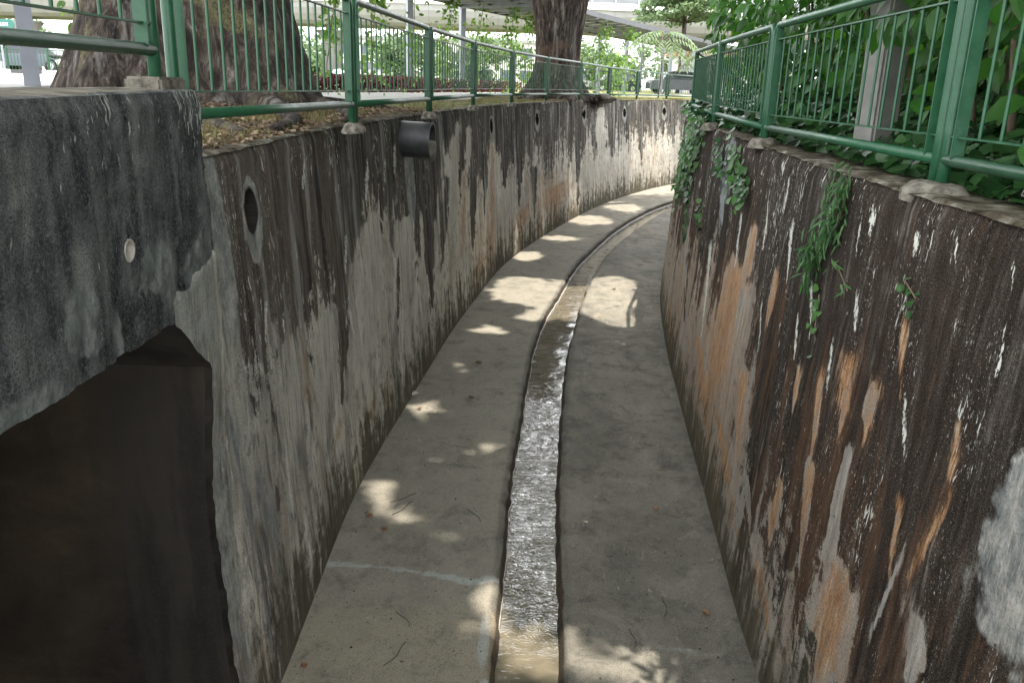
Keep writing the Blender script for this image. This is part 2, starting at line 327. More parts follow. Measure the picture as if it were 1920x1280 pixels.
def floor_material():
    t = NT('floor_concrete'); c = t.coord(); B1 = t.noise(t.map(c, (.9, .45, 1)), 1, 6, .65, .5); B2 = t.noise(c, 3.5, 8, .72, .35)
    G = t.noise(c, 55, 4, .7); G2 = t.noise(c, 160, 2, .6); sand = t.attr('sand'); crack = t.attr('crack'); damp = t.attr('damp')
    col = t.ramp(B1, [(.32, (.135, .126, .104)), (.5, (.205, .191, .158)), (.66, (.285, .264, .216))])
    col = t.mix(t.ss(B2, .45, .75, 0, .55), col, (.25, .23, .195))
    col = t.mix(t.ss(B2, .48, .34, 0, .7), col, (.085, .081, .070))
    B3 = t.noise(t.map(c, (1.6, 1.0, 1), (7, 7, 0)), 1, 7, .75, .8); col = t.mix(t.ss(B3, .53, .60, 0, .5), col, (.095, .09, .078)); col = t.mix(t.ss(B3, .46, .39, 0, .5), col, (.32, .295, .24))
    col = t.mix(t.ma('MULTIPLY', damp, t.ss(B2, .3, .6, 1, .5)), col, (.088, .084, .074))
    sf = t.ss(t.ma('ADD', sand, t.ma('MULTIPLY', t.ma('SUBTRACT', B2, .5), 1.6)), .35, .8)
    col = t.mix(t.ma('MULTIPLY', sf, t.ss(G, .3, .6, .35, .9)), col, (.33, .27, .185))
    col = t.mix(t.ma('MULTIPLY', t.attr('left_pale'), t.ss(B2, .3, .6, .25, .6)), col, (.33, .305, .25))
    # small pale scabs
    sp = t.noise(t.map(c, (24, 9, 1)), 1, 5, .75, .4); zone = t.noise(c, 1.3, 3)
    col = t.mix(t.ma('MULTIPLY', t.ss(sp, .60, .68), t.ss(zone, .44, .56, 0, .7)), col, (.40, .385, .33))
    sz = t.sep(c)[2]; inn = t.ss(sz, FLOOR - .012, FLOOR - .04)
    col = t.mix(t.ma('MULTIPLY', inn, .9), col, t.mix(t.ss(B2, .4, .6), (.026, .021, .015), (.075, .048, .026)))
    pf = t.ss(t.ma('ADD', crack, t.ma('MULTIPLY', t.ma('SUBTRACT', B2, .5), 1.3)), .35, .75)
    col = t.mix(t.ma('MULTIPLY', pf, .75), col, (.42, .45, .43))
    col = t.mix(t.ss(G2, .52, .66, 0, .65), col, (.045, .042, .036))
    col = t.mix(t.ss(G2, .45, .34, 0, .45), col, (.30, .275, .23))
    col = t.mix(t.ss(t.noise(c, 22, 5, .75, .3), .56, .68, 0, .55), col, (.07, .066, .057))
    col = t.mix(t.ss(G, .62, .72, 0, .35), col, (.34, .31, .26))
    sx = t.sep(c)[2]
    h = t.ma('ADD', t.ma('MULTIPLY', G, .45), t.ma('MULTIPLY', B2, .8)); h = t.ma('ADD', h, t.ma('MULTIPLY', G2, .15))
    t.bump(h, .9, .010)
    return t.done(col, t.ss(B2, .3, .7, .85, .7), .15)

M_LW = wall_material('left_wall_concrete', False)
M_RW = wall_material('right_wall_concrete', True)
M_HW = headwall_material()
M_FL = floor_material()

def top_material():
    t = NT('wall_top_concrete'); c = t.coord(); B = t.noise(c, 6, 7, .7, .3); G = t.noise(c, 60, 4, .7)
    col = t.ramp(B, [(.36, (.022, .018, .012)), (.48, (.070, .058, .042)), (.56, (.14, .125, .10)), (.68, (.30, .29, .25))])
    col = t.mix(t.ss(G, .5, .7, 0, .6), col, (.07, .065, .04))
    t.bump(t.ma('ADD', B, t.ma('MULTIPLY', G, .4)), .8, .02); return t.done(col, .95, .05)
M_TOP = top_material()

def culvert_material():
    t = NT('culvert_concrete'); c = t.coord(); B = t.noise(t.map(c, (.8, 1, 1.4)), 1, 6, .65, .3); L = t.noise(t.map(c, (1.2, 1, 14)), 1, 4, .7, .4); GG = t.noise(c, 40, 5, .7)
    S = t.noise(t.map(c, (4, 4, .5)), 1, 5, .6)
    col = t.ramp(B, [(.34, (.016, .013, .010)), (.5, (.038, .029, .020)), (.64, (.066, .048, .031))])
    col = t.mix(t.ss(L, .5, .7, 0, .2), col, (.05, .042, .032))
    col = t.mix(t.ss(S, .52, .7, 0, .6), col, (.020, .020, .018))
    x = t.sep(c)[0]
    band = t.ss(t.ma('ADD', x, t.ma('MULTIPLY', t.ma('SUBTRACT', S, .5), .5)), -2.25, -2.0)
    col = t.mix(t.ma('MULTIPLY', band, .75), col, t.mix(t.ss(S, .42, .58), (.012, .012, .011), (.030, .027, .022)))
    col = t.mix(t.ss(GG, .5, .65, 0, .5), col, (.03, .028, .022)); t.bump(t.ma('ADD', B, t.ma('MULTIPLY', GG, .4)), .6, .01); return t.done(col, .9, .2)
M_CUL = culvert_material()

def soil_material():
    t = NT('bank_ground'); c = t.coord(); B = t.noise(c, .7, 6, .65, .4); G = t.noise(c, 14, 6, .75); G2 = t.noise(c, 90, 3, .7)
    soil = t.ramp(G, [(.3, (.035, .025, .017)), (.5, (.10, .075, .052)), (.7, (.21, .165, .115))])
    gr = t.ramp(G2, [(.3, (.05, .07, .02)), (.5, (.115, .125, .05)), (.7, (.25, .215, .11))])
    g = t.attr('grass')
    f = t.ss(t.ma('ADD', g, t.ma('MULTIPLY', t.ma('SUBTRACT', B, .5), 1.4)), .35, .65)
    col = t.mix(f, soil, gr)
    t.bump(t.ma('ADD', t.ma('MULTIPLY', G, 1.0), t.ma('MULTIPLY', G2, .4)), 1.0, .03); return t.done(col, .95, .15)
M_SOIL = soil_material()

def green_paint():
    t = NT('green_paint'); c = t.coord(); B = t.noise(c, 9, 5, .7); G = t.noise(c, 130, 3, .7)
    col = t.mix(t.ss(B, .35, .7), (.008, .054, .023), (.014, .074, .033))
    col = t.mix(t.ss(t.noise(c, 3.2, 5, .7), .5, .68, 0, .35), col, (.055, .11, .075))
    col = t.mix(t.ss(G, .64, .72, 0, .6), col, (.11, .12, .08))
    col = t.mix(t.ss(t.noise(c, 26, 5, .75), .66, .71, 0, .85), col, (.075, .035, .018))
    t.bump(G, .12, .001); return t.done(col, t.ss(B, .3, .7, .36, .5), .4)
M_GRN = green_paint()
M_LUMP = plain('footing_mortar', (.125, .115, .095), .95, .6, 16, spec=.1)

# ------------------------------------------------------------------ walls
def grid_faces(nr, nc):
    i = np.arange(nr - 1)[:, None]; j = np.arange(nc - 1)[None, :]
    a = (i * nc + j).ravel(); return np.stack([a, a + 1, a + nc + 1, a + nc], 1)
HOLES = [(5.23, -.45, .125), (9.6, -.42, .0), (17.55, -.46, .12), (21.86, -.46, .12), (26.84, -.46, .12), (31.3, -.50, .13), (35.2, -.50, .13)]
def samples_y(y0, y1, holes, near=.05, far=.14):
    out = [y0]
    while out[-1] < y1:
        y = out[-1]; st = near + (far - near) * min(1, max(0, (y - 6) / 20))
        for (hy, hz, hr) in holes:
            if hr > 0 and abs(y - hy) < hr * 1.9: st = min(st, .014 if hy < 8 else .022)
        out.append(y + st)
    out[-1] = y1; return np.array(out)

# where separate stains run down each wall: kind, (along, height) of top and bottom, half width
# d/k dark growth, l pale plaster, o rust, w white lichen, g grey cement, c cream run
STR_L = [('k', 10.40, -.52, 10.38, -1.5, .07), ('k', 5.24, -.62, 5.2, -1.1, .04), ('d',9.78,-1.68,9.49,-2.61,0.102), ('d',11.99,-0.81,11.53,-2.82,0.405), ('d',7.61,-1.25,7.17,-2.52,0.170), ('d',13.29,-1.14,12.36,-2.40,0.314), ('d',16.84,-0.47,16.48,-2.09,0.334),
    ('d',18.90,-0.25,18.67,-1.92,0.322), ('d',20.17,-0.28,19.89,-2.57,0.394), ('d',21.47,-1.71,21.36,-2.94,0.353), ('d',26.11,-0.41,26.03,-3.33,0.387), ('d',15.93,-0.24,14.99,-2.65,0.290),
    ('d',9.44,-0.60,9.14,-1.21,0.183), ('d',29.96,-0.26,29.98,-2.25,0.347), ('d',33.00,-0.29,33.08,-2.59,0.250), ('l',8.89,-1.20,7.73,-2.89,0.416), ('l',10.38,-1.33,10.12,-2.15,0.397),
    ('l',6.83,-1.64,6.34,-2.72,0.268), ('l',5.87,-1.50,5.46,-2.30,0.292), ('l',14.22,-0.34,13.43,-2.03,0.296), ('l',15.27,-0.40,14.91,-1.11,0.231), ('l',18.49,-1.90,18.33,-3.12,0.879),
    ('l',28.75,-0.33,28.75,-1.81,0.372), ('l',27.51,-2.04,27.24,-2.84,0.791), ('l',29.40,-2.03,29.41,-2.85,0.847), ('l',32.59,-2.59,32.60,-3.18,1.625), ('l',17.84,-1.16,17.26,-2.64,0.312),
    ('l',11.13,-2.88,11.02,-3.23,0.237), ('o',17.57,-0.92,17.11,-3.06,0.213), ('o',23.84,-2.30,23.39,-2.96,1.210), ('o',23.62,-2.99,23.59,-3.46,0.236), ('o',8.97,-2.84,8.73,-3.29,0.089),
    ('o',8.35,-2.87,7.61,-3.23,0.256), ('o',3.97,-2.75,4.09,-3.06,0.088), ('o',20.45,-2.51,19.83,-3.07,0.595), ('o',15.98,-2.84,15.34,-3.33,0.510), ('o',14.60,-1.17,14.17,-2.49,0.186),
    ('o',7.07,-2.59,6.46,-2.93,0.154), ('w',6.70,-0.26,6.55,-0.52,0.050), ('w',8.78,-0.43,8.58,-1.01,0.089), ('w',5.68,-1.21,5.60,-1.39,0.077), ('w',6.88,-1.07,6.66,-1.56,0.055),
    ('w',7.80,-1.04,7.66,-1.42,0.055), ('w',10.03,-0.35,9.92,-0.71,0.105), ('w',5.31,-1.04,5.20,-1.30,0.044), ('w',4.99,-1.24,4.87,-1.48,0.038), ('w',9.48,-0.49,9.33,-0.83,0.082),
    ('g',4.30,-1.15,4.43,-1.81,0.039), ('c',5.25,-2.81,5.04,-3.27,0.047), ('c',4.37,-0.98,4.32,-1.09,0.053), ('k',4.28,-1.20,4.28,-1.74,0.083), ('k',4.33,-2.24,4.29,-2.48,0.088),
    ('k',5.07,-2.23,4.96,-2.49,0.064), ('k',5.98,-3.07,5.81,-3.45,0.061)]
STR_R = [('o',7.84,-1.30,8.19,-2.88,0.472), ('o',9.34,-2.46,7.63,-3.11,0.401), ('o',7.62,-2.65,5.98,-3.11,0.290), ('o',4.47,-1.04,4.38,-1.49,0.080), ('o',4.06,-1.06,4.03,-1.38,0.080),
    ('o',3.20,-0.95,3.14,-1.26,0.027), ('o',3.14,-1.26,3.24,-1.69,0.028), ('o',3.95,-2.10,3.90,-2.80,0.151), ('o',6.29,-0.93,6.31,-1.39,0.050), ('o',5.24,-1.37,5.21,-1.68,0.043),
    ('o',4.68,-1.82,4.54,-2.39,0.050), ('o',5.15,-2.17,5.15,-2.62,0.054), ('o',7.34,-0.79,7.42,-1.38,0.111), ('o',6.22,-0.95,6.23,-1.38,0.050), ('o',3.52,-1.43,3.43,-1.81,0.024),
    ('o',3.88,-0.68,3.73,-1.06,0.021), ('o',5.32,-2.89,4.78,-3.17,0.119), ('o',13.24,-2.91,11.14,-3.48,0.462), ('o',6.76,-1.96,6.49,-2.63,0.117), ('o',4.82,-1.28,4.70,-1.80,0.030),
    ('l',7.40,-1.34,7.18,-1.96,0.200), ('l',15.07,-2.75,12.28,-3.35,1.191), ('l',4.17,-1.53,4.11,-2.37,0.057), ('l',6.00,-2.59,5.57,-2.82,0.106), ('l',3.10,-1.77,3.04,-2.08,0.097),
    ('l',9.35,-2.86,7.59,-3.14,0.152), ('l',11.93,-1.56,11.06,-2.37,0.176), ('c',3.35,-1.64,3.47,-2.17,0.020), ('g',9.27,-0.22,9.17,-1.06,0.316), ('w',9.57,-1.36,9.23,-2.42,0.171),
    ('w',14.73,-0.34,15.29,-1.27,0.494), ('w',6.06,-0.53,5.94,-0.97,0.046), ('w',7.01,-0.52,6.90,-0.90,0.050), ('w',4.71,-0.34,4.68,-0.51,0.023), ('w',5.34,-0.83,5.15,-1.16,0.047),
    ('w',4.54,-0.69,4.47,-0.90,0.033), ('w',3.05,-0.53,3.04,-0.66,0.022), ('w',3.70,-0.99,3.59,-1.27,0.020), ('w',8.07,-0.77,7.89,-1.26,0.064), ('w',4.55,-0.23,4.55,-0.38,0.043),
    ('w',5.26,-0.30,5.28,-0.43,0.041), ('w',6.44,-0.25,6.39,-0.53,0.068), ('w',3.99,-0.26,3.97,-0.38,0.034), ('w',3.58,-0.21,3.53,-0.34,0.020), ('w',3.14,-0.22,3.10,-0.33,0.020),
    ('w',4.76,-1.05,4.68,-1.37,0.020), ('w',6.58,-1.25,6.43,-1.66,0.045), ('w',5.48,-1.08,5.39,-1.40,0.034), ('k',3.88,-1.38,3.77,-2.09,0.115), ('k',5.09,-0.88,5.13,-1.54,0.201),
    ('k',5.44,-1.89,5.14,-2.49,0.090), ('k',3.77,-0.65,3.73,-1.17,0.105), ('k',11.47,-1.86,10.83,-2.61,0.222), ('k',8.53,-1.28,8.53,-1.97,0.154)]
def stains(me, YY, ZZ, STR, seed):
    w1 = pnoise(YY * 2.2, ZZ * .9, 1.0, seed, 4); w2 = pnoise(YY * 7, ZZ * 2.2, 1.0, seed + 5, 3)
    out = {k: np.zeros_like(YY) for k in 'dlowgck'}
    for k, y0, z0, y1, z1, hw in STR:
        t = np.clip((z0 - ZZ) / max(z0 - z1, .05), 0, 1); c = y0 + (y1 - y0) * t
        h = hw * (1.7 if k in 'ol' else 1) * (.75 + .5 * w1) * np.where(t > .7, 1.3 - t, 1) + .004
        a = np.abs(YY - c + w2 * hw * .45) / h
        e = sstep(ZZ, z1 - .12 * abs(z0 - z1) - .02, z1 + .12 * abs(z0 - z1)) * (1 - sstep(ZZ, z0 - .05, z0 + .12 * abs(z0 - z1) + .02))
        out[k] = np.maximum(out[k], (1 - sstep(a, .1, 1.6)) * e)
    fattr(me, 'push', np.maximum(out['d'], out['k']) - np.maximum.reduce([out['l'], out['o'] * .8, out['c']]))
    fattr(me, 'pale', np.maximum(out['l'], 0)); fattr(me, 'rust', out['o']); fattr(me, 'white', out['w']); fattr(me, 'cement', out['g']); fattr(me, 'cream', out['c'])
# left wall face
Ys = samples_y(3.40, 45.0, HOLES)
Zs = np.concatenate([np.arange(-.06, -.70, -.0135), np.arange(-.70, -3.50, -.045), [-3.52]])
YY, ZZ = np.meshgrid(Ys, Zs, indexing='ij')
u = YY.copy()
# opening: rows start on the haunch / jamb line
y0 = np.where(ZZ < -1.05, 3.98, np.where(ZZ < -.66, 3.4 + (.58) * (-.66 - ZZ) / .39, 3.4))
y0 = y0 - .02 + .012 * np.sin(ZZ * 23) + .006 * np.sin(ZZ * 61 + 1)
blend = np.clip((4.6 - YY) / 1.2, 0, 1)
YY = YY + blend * (y0 - 3.4)
X0 = curve_at(YY, dFL)
k_ = np.interp(Ys, dFL[:, 1], np.gradient(dFL[:, 0], dFL[:, 1]))[:, None]
nrmx = -1 / np.sqrt(1 + k_ ** 2); nrmy = k_ / np.sqrt(1 + k_ ** 2)      # outward (into the bank)
off = BAT * (ZZ - FLOOR)
rough_ = pnoise(YY * 1.0, ZZ * .6, 2.2, 3.0, 4) * .012 + pnoise(YY, ZZ, 14, 9.0, 2) * .004
off = off + rough_ * sstep(ZZ, -3.5, -3.3)
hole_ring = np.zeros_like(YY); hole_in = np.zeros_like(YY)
for hy, hz, hr in HOLES:
    if hr <= 0: continue
    dd = np.hypot(YY - hy, (ZZ - hz) * .92); st = .016 if hy < 8 else .022
    for lo, hi, tg in ((hr, hr + st, hr + .001), (hr - st, hr, hr * .985)):
        mk_ = (dd >= lo) & (dd < hi); f_ = np.where(mk_, tg / np.maximum(dd, 1e-6), 1); YY = hy + (YY - hy) * f_; ZZ = hz + (ZZ - hz) * f_
    dd = np.hypot(YY - hy, (ZZ - hz) * .92)
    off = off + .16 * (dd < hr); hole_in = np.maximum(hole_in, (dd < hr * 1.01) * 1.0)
    ringd = np.hypot((YY - hy), (ZZ - hz + .05) * .72) + .04 * pnoise(YY, ZZ, 3, 12., 3)
    hole_ring = np.maximum(hole_ring, 1 - sstep(ringd, hr * 1.2, hr * 2.1))
# the wall swells flush with the headwall below its end
lintX = lambda Y: -1.25 + (Y - 2.07) * (-.31 / 2.17)
target = -(lintX(YY) + .012 - X0) / 1.0
bl = (1 - sstep(YY + pnoise(YY, ZZ, 3, 5.0, 3) * .15, 4.28, 4.48)) * (1 - sstep(ZZ + pnoise(YY, ZZ, 4, 1.0, 3) * .10, -.56, -.44)) * (1 - sstep(-ZZ, 1.0, 2.2))
off = off * (1 - bl) + target * bl
# crumbled top edge
edge_c = sstep(ZZ, -.14, -.06) * (.012 + .02 * np.abs(pnoise(YY, ZZ * 0, 5, 2.0, 4)))
off = off + edge_c
VX = X0 + nrmx * off; VY = YY + nrmy * off
V = np.stack([VX, VY, ZZ], -1).reshape(-1, 3)
lw = mesh_obj('retaining_wall', V, grid_faces(len(Ys), len(Zs)), M_LW, None, True)
tag(lw, 'long curving left concrete wall of the drain with round weep holes and dark drip stains', 'retaining wall', kind=None)
set_uv(lw.data, np.stack([YY.ravel(), ZZ.ravel()], 1))
bprof = np.interp(YY, [3.4, 4.2, 4.6, 4.9, 5.5, 6.0, 7.5, 8.2, 8.8, 10.3, 11.5, 12.2, 13.5, 15, 17, 18.5, 20, 22, 24, 27, 31, 45],
                  [-.1, -.15, -.55, -1.6, -1.3, -1.35, -1.6, -1.9, -1.2, -1.25, -1.9, -1.1, -1.2, -1.9, -1.1, -1.5, -1.3, -1.6, -1.4, -1.4, -1.5, -1.6])
fattr(lw.data, 'edge', (ZZ - bprof) * 1.1)
pt = hole_ring.copy()
pt = np.maximum(pt, (1 - sstep(YY, 4.05, 4.62)) * sstep(-ZZ, .35, .6) * .62)
pt = np.maximum(pt, (1 - sstep(np.hypot((YY - 10.7) / .35, (ZZ + .75) / .9), .6, 1)) * .7)
pt = np.maximum(pt, (1 - sstep(np.hypot((YY - 4.62) / .2, (ZZ + .6) / .8), .6, 1)) * .7)
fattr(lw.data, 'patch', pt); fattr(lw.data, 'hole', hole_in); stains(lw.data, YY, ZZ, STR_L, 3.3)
tnt = np.interp(YY, [3.4, 6, 8, 10, 13, 16, 17, 19, 22, 26, 30, 45], [-.6, -.55, .0, .1, .1, .5, .75, .55, .75, .4, .3, .3]) - .9 * sstep(ZZ, -2.0, -1.2) - .25
tnt = tnt + .8 * (1 - sstep(np.abs(YY - 4.15), .1, .3)) * (1 - sstep(ZZ, -3.2, -2.7))
fattr(lw.data, 'tint', tnt + .22); fattr(lw.data, 'bleach', np.interp(YY, [3.4, 6, 9, 14, 45], [-.02, 0, .06, .14, .16]) + .03 * sstep(-ZZ, 1.2, 2.4))
fattr(lw.data, 'red', np.clip(np.interp(YY, [4.3, 4.8, 7.2, 7.8, 10, 45], [0, .85, .8, .35, .2, .15]), 0, 1))

jr = V.reshape(len(Ys), len(Zs), 3)[0]; 
# left wall coping strip (top) : child of the wall
def coping(D, sgn, ys, z, wd, parent, name='wall_top'):
    X = curve_at(ys, D); kk = np.gradient(X, ys); L = np.sqrt(1 + kk ** 2)
    nx, ny = sgn / L, -sgn * kk / L
    rows = []; uvv = []
    offs = [.2 + .006, .2 + .03, .2 + .08, .2 + wd * .6, .2 + wd, .2 + wd + .02]
    for jj, o_ in enumerate(offs):
        zz = z + pnoise(ys, ys * 0 + jj, 4, 4.0 + jj, 3) * .012 + (0 if jj else -.012)
        if jj == len(offs) - 1: zz = zz - .25
        e = .02 * np.abs(pnoise(ys, ys * 0, 5, 2.0, 4)) + .012 if jj == 0 else 0
        rows.append(np.stack([X + nx * (o_ + e * 0), ys + ny * (o_), zz], -1))
    V = np.stack(rows, 1).reshape(-1, 3)
    return mesh_obj(name, V, grid_faces(len(ys), len(offs)), M_TOP, parent, True)
coping(dFL, -1, np.arange(4.0, 45.01, .08), -.055, .22, lw)

# right wall face
Ysr = np.concatenate([np.arange(-3, 2.3, .08), np.arange(2.3, 7, .02), np.arange(7, 12, .045), np.arange(12, 42.1, .14)])
Zsr = np.concatenate([np.arange(-.10, -3.48, -.03), [-3.52]])
YR, ZR = np.meshgrid(Ysr, Zsr, indexing='ij')
X0 = curve_at(YR, dFR); k_ = np.interp(Ysr, dFR[:, 1], np.gradient(dFR[:, 0], dFR[:, 1]))[:, None]
nx_ = 1 / np.sqrt(1 + k_ ** 2); ny_ = -k_ / np.sqrt(1 + k_ ** 2)
off = BAT * (ZR - FLOOR) + (pnoise(YR, ZR * .6, 2.0, 13.0, 4) * .016 + pnoise(YR, ZR, 12, 19.0, 2) * .004) * sstep(ZR, -3.5, -3.3)
off += sstep(ZR, -.2, -.1) * (.015 + .03 * np.abs(pnoise(YR, ZR * 0, 4, 22.0, 4)))
V = np.stack([X0 + nx_ * off, YR + ny_ * off, ZR], -1).reshape(-1, 3)
rw = mesh_obj('retaining_wall', V, grid_faces(len(Ysr), len(Zsr))[:, ::-1], M_RW, None, True)
tag(rw, 'right concrete wall of the drain with rust orange streaks, black growth and hanging weeds', 'retaining wall')
set_uv(rw.data, np.stack([YR.ravel() + 60, ZR.ravel()], 1))
bp = np.interp(YR, [-3, 3, 3.6, 4.2, 5, 6, 6.8, 7.4, 8.5, 10, 12, 16, 40], [-3.0, -2.9, -2.6, -2.3, -2.5, -2.2, -1.7, -1.35, -1.5, -1.5, -1.4, -1.8, -2])
fattr(rw.data, 'edge', (ZR - bp) * .9 + .35)
pw = pnoise(YR, ZR, 1.8, 55., 4) * .45 + pnoise(YR, ZR, 7, 51., 3) * .2
pt = (1 - sstep(np.hypot((YR - 2.52) / .42, (ZR + 1.20 + .5 * (YR - 2.6)) / .50) + pw, .45, 1.15)) * .8
pt = np.maximum(pt, .0 * YR)
pt = np.maximum(pt, .0 * YR)
fattr(rw.data, 'patch', pt); stains(rw.data, YR, ZR, STR_R, 8.1)
fattr(rw.data, 'tint', np.interp(YR, [-3, 3, 5, 7, 10, 14, 40], [.15, .3, .45, .55, .6, .5, .4]) - .5 * sstep(ZR, -1.4, -.5))
fattr(rw.data, 'red', np.clip(.35 + .5 * np.sin(YR * 1.7 + 1) * .6, 0, 1))
coping(dFR, 1, np.arange(-3.0, 42.01, .08), -.095, .34, rw)

# ------------------------------------------------------------------ drain floor with its gutter
def floor_strip(Ya, Da, Db, na, name):
    rows = []; A = curve_at(Ya, Da); B = curve_at(Ya, Db)
    t = np.linspace(0, 1, na)[None, :]
    X = A[:, None] * (1 - t) + B[:, None] * t; Y = np.repeat(Ya[:, None], na, 1)
    return X, Y
Yf = np.concatenate([np.arange(-3, 4, .25), np.arange(4, 8, .05), np.arange(8, 18, .1), np.arange(18, 42.01, .2)])
lf = dFL.copy()
fd = np.vstack([[(-1.47, -4)], dFL])
XL_, YL_ = floor_strip(Yf, fd, dGL, 44, 'l'); XR_, YR_ = floor_strip(Yf, dGR, dFR, 44, 'r')
XL_[:, 0] -= .02; XR_[:, -1] += .02
er = pnoise(Yf, Yf * 0, 3.0, 31.0, 4) * .022; er2 = pnoise(Yf, Yf * 0, 3.0, 41.0, 4) * .022
XL_[:, -1] += er; XR_[:, 0] += er2
def fz(X, Y): return FLOOR + pnoise(X, Y, 1.4, 3.0, 3) * .006
ZL_ = fz(XL_, YL_); ZR_ = fz(XR_, YR_)
ZL_[:, -1] -= .012; ZR_[:, 0] -= .012
nf = len(Yf)
gutL = np.stack([XL_[:, -1] + .012, Yf, np.full(nf, FLOOR - .03)], -1); gutL2 = np.stack([XL_[:, -1] + .075, Yf, np.full(nf, FLOOR - .26)], -1)
gutR = np.stack([XR_[:, 0] - .012, Yf, np.full(nf, FLOOR - .03)], -1); gutR2 = np.stack([XR_[:, 0] - .085, Yf, np.full(nf, FLOOR - .26)], -1)
cols = [np.stack([XL_, YL_, ZL_], -1)] + [g[:, None, :] for g in (gutL, gutL2, gutR2, gutR)] + [np.stack([XR_, YR_, ZR_], -1)]
V = np.concatenate(cols, 1); nc = V.shape[1]; XX = V[..., 0]; YYf = V[..., 1]
flo = mesh_obj('drain_floor', V.reshape(-1, 3), grid_faces(nf, nc), M_FL, None, False)
smooth_angle(flo, 35)
tag(flo, 'grey concrete drain floor with a central channel and patches of sun', kind='structure')
ck = np.array([(-1.45, 6.06), (-1.1, 6.05), (-.83, 6.01), (-.56, 5.95), (-.29, 5.87), (-.12, 5.91)])
dcr = np.abs(YYf - np.interp(XX, ck[:, 0], ck[:, 1])); dcr = dcr + pnoise(XX, YYf, 3, 61, 3) * .03; crk = (1 - sstep(dcr, .01, .075)) * (XX < -.05) * .72
crk = np.maximum(crk, (1 - sstep(np.hypot((XX + .14) / .06, (YYf - 5.15) / .5), .5, 1.1)) * .6)
crk = np.maximum(crk, (1 - sstep(np.hypot((XX + .12) / .06, (YYf - 4.6) / .2), .5, 1.1)) * .7)
ck2 = np.interp(XX, [.5, .9, 1.2, 1.7], [5.35, 5.2, 5.1, 5.0]); crk = np.maximum(crk, (1 - sstep(np.abs(YYf - ck2), .02, .12)) * (XX > .5) * .40)
fattr(flo.data, 'crack', crk)
snd = .55 * (XX < 0) * (1 - sstep(YYf, 5.3, 6.0)) + .35 * (1 - sstep(np.abs(YYf - 25), 2, 6)) * (XX < 4) + .25 * (XX > 1) * (YYf > 14) * (YYf < 18) + .12
fattr(flo.data, 'sand', snd)
fattr(flo.data, 'left_pale', (XX < curve_at(YYf, dGL) - .06) * 1.0)  # floor left of the channel set paler throughout
gdist = np.minimum(np.abs(XX - curve_at(YYf, dGL)), np.abs(XX - curve_at(YYf, dGR)))
wd_ = np.minimum(XX - curve_at(YYf, fd), curve_at(YYf, dFR) - XX)
inner = (V[..., 2] < FLOOR - .008)
dmp = np.clip(.75 * (1 - sstep(gdist, .015, .075)) + inner + .5 * (1 - sstep(wd_, .0, .12)) + .55 * (XX > curve_at(YYf, dGR) + .02) * (YYf < 13), 0, 1)
dmp = np.maximum(dmp, .9 * (1 - sstep(np.hypot((XX - 1.72) / .22, (YYf - 8.3) / .45) + pnoise(XX, YYf, 4, 81, 3) * .6, .5, 1.0)))
fattr(flo.data, 'damp', dmp)

# water in the channel
def water_material():
    t = NT('water'); c = t.coord()
    n1 = t.noise(t.map(c, (3.5, 5, 1)), 1, 2, .5, 1.0); n2 = t.noise(t.map(c, (6.5, 10, 1)), 1, 2.3, .55, 2.2); n3 = t.noise(t.map(c, (34, 46, 1)), 1, 2, .5, 1.0)
    y = t.sep(c)[1]; zn = t.noise(t.map(c, (2.2, 1.3, 1)), 1, 2, .5)
    calm = t.ma('MULTIPLY', t.ss(y, 7.6, 12.5, 1, .12), t.ss(y, 4.8, 6.4, .10, 1))
    calm = t.ma('MULTIPLY', calm, t.ss(zn, .36, .60, .45, 1.25))
    rg = t.ma('ABSOLUTE', t.ma('SUBTRACT', n2, .5)); rg = t.ma('SUBTRACT', .25, rg)      # sharp crested wavelets
    h = t.ma('ADD', t.ma('MULTIPLY', n1, .8), t.ma('ADD', t.ma('MULTIPLY', rg, 1.3), t.ma('MULTIPLY', n3, .035)))
    h = t.ma('MULTIPLY', h, calm)
    t.bump(h, 1.0, .016)
    col = t.mix(t.ss(n1, .3, .7), (.115, .10, .072), (.175, .15, .108))
    t.b.inputs['IOR'].default_value = 2.1
    return t.done(col, .03, .5)
M_WAT = water_material()
Yw = np.arange(-3, 42, .08); A = curve_at(Yw, dGL) - .015; B = curve_at(Yw, dGR) + .015; tt = np.linspace(0, 1, 14)[None, :]
XW = A[:, None] * (1 - tt) + B[:, None] * tt; YW = np.repeat(Yw[:, None], 14, 1)
ZW = FLOOR - .135 + pnoise(XW, YW, 4, 50, 2) * .005
wat = mesh_obj('water', np.stack([XW, YW, ZW], -1).reshape(-1, 3), grid_faces(len(Yw), 14), M_WAT, None, True)
tag(wat, 'shallow murky water running down the central channel', kind='structure')
M_GLINT = plain('glint_strip', (.60, .58, .54), .5, .3, 30)  # painted strip imitates the bright reflection along the water edge
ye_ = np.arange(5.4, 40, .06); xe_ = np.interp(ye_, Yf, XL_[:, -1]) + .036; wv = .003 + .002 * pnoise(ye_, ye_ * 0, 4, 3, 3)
fo = mesh_obj('glint_strip', np.stack([np.stack([xe_, ye_, ye_ * 0 + FLOOR - .115], -1), np.stack([xe_ + wv * .6, ye_, ye_ * 0 + FLOOR - .105], -1), np.stack([xe_ + wv * 2, ye_, ye_ * 0 + FLOOR - .125], -1)], 1).reshape(-1, 3), grid_faces(len(ye_), 3), M_GLINT, None, True)
tag(fo, 'thin pale painted reflection along the left edge of the water', 'glint_strip', kind='stuff')

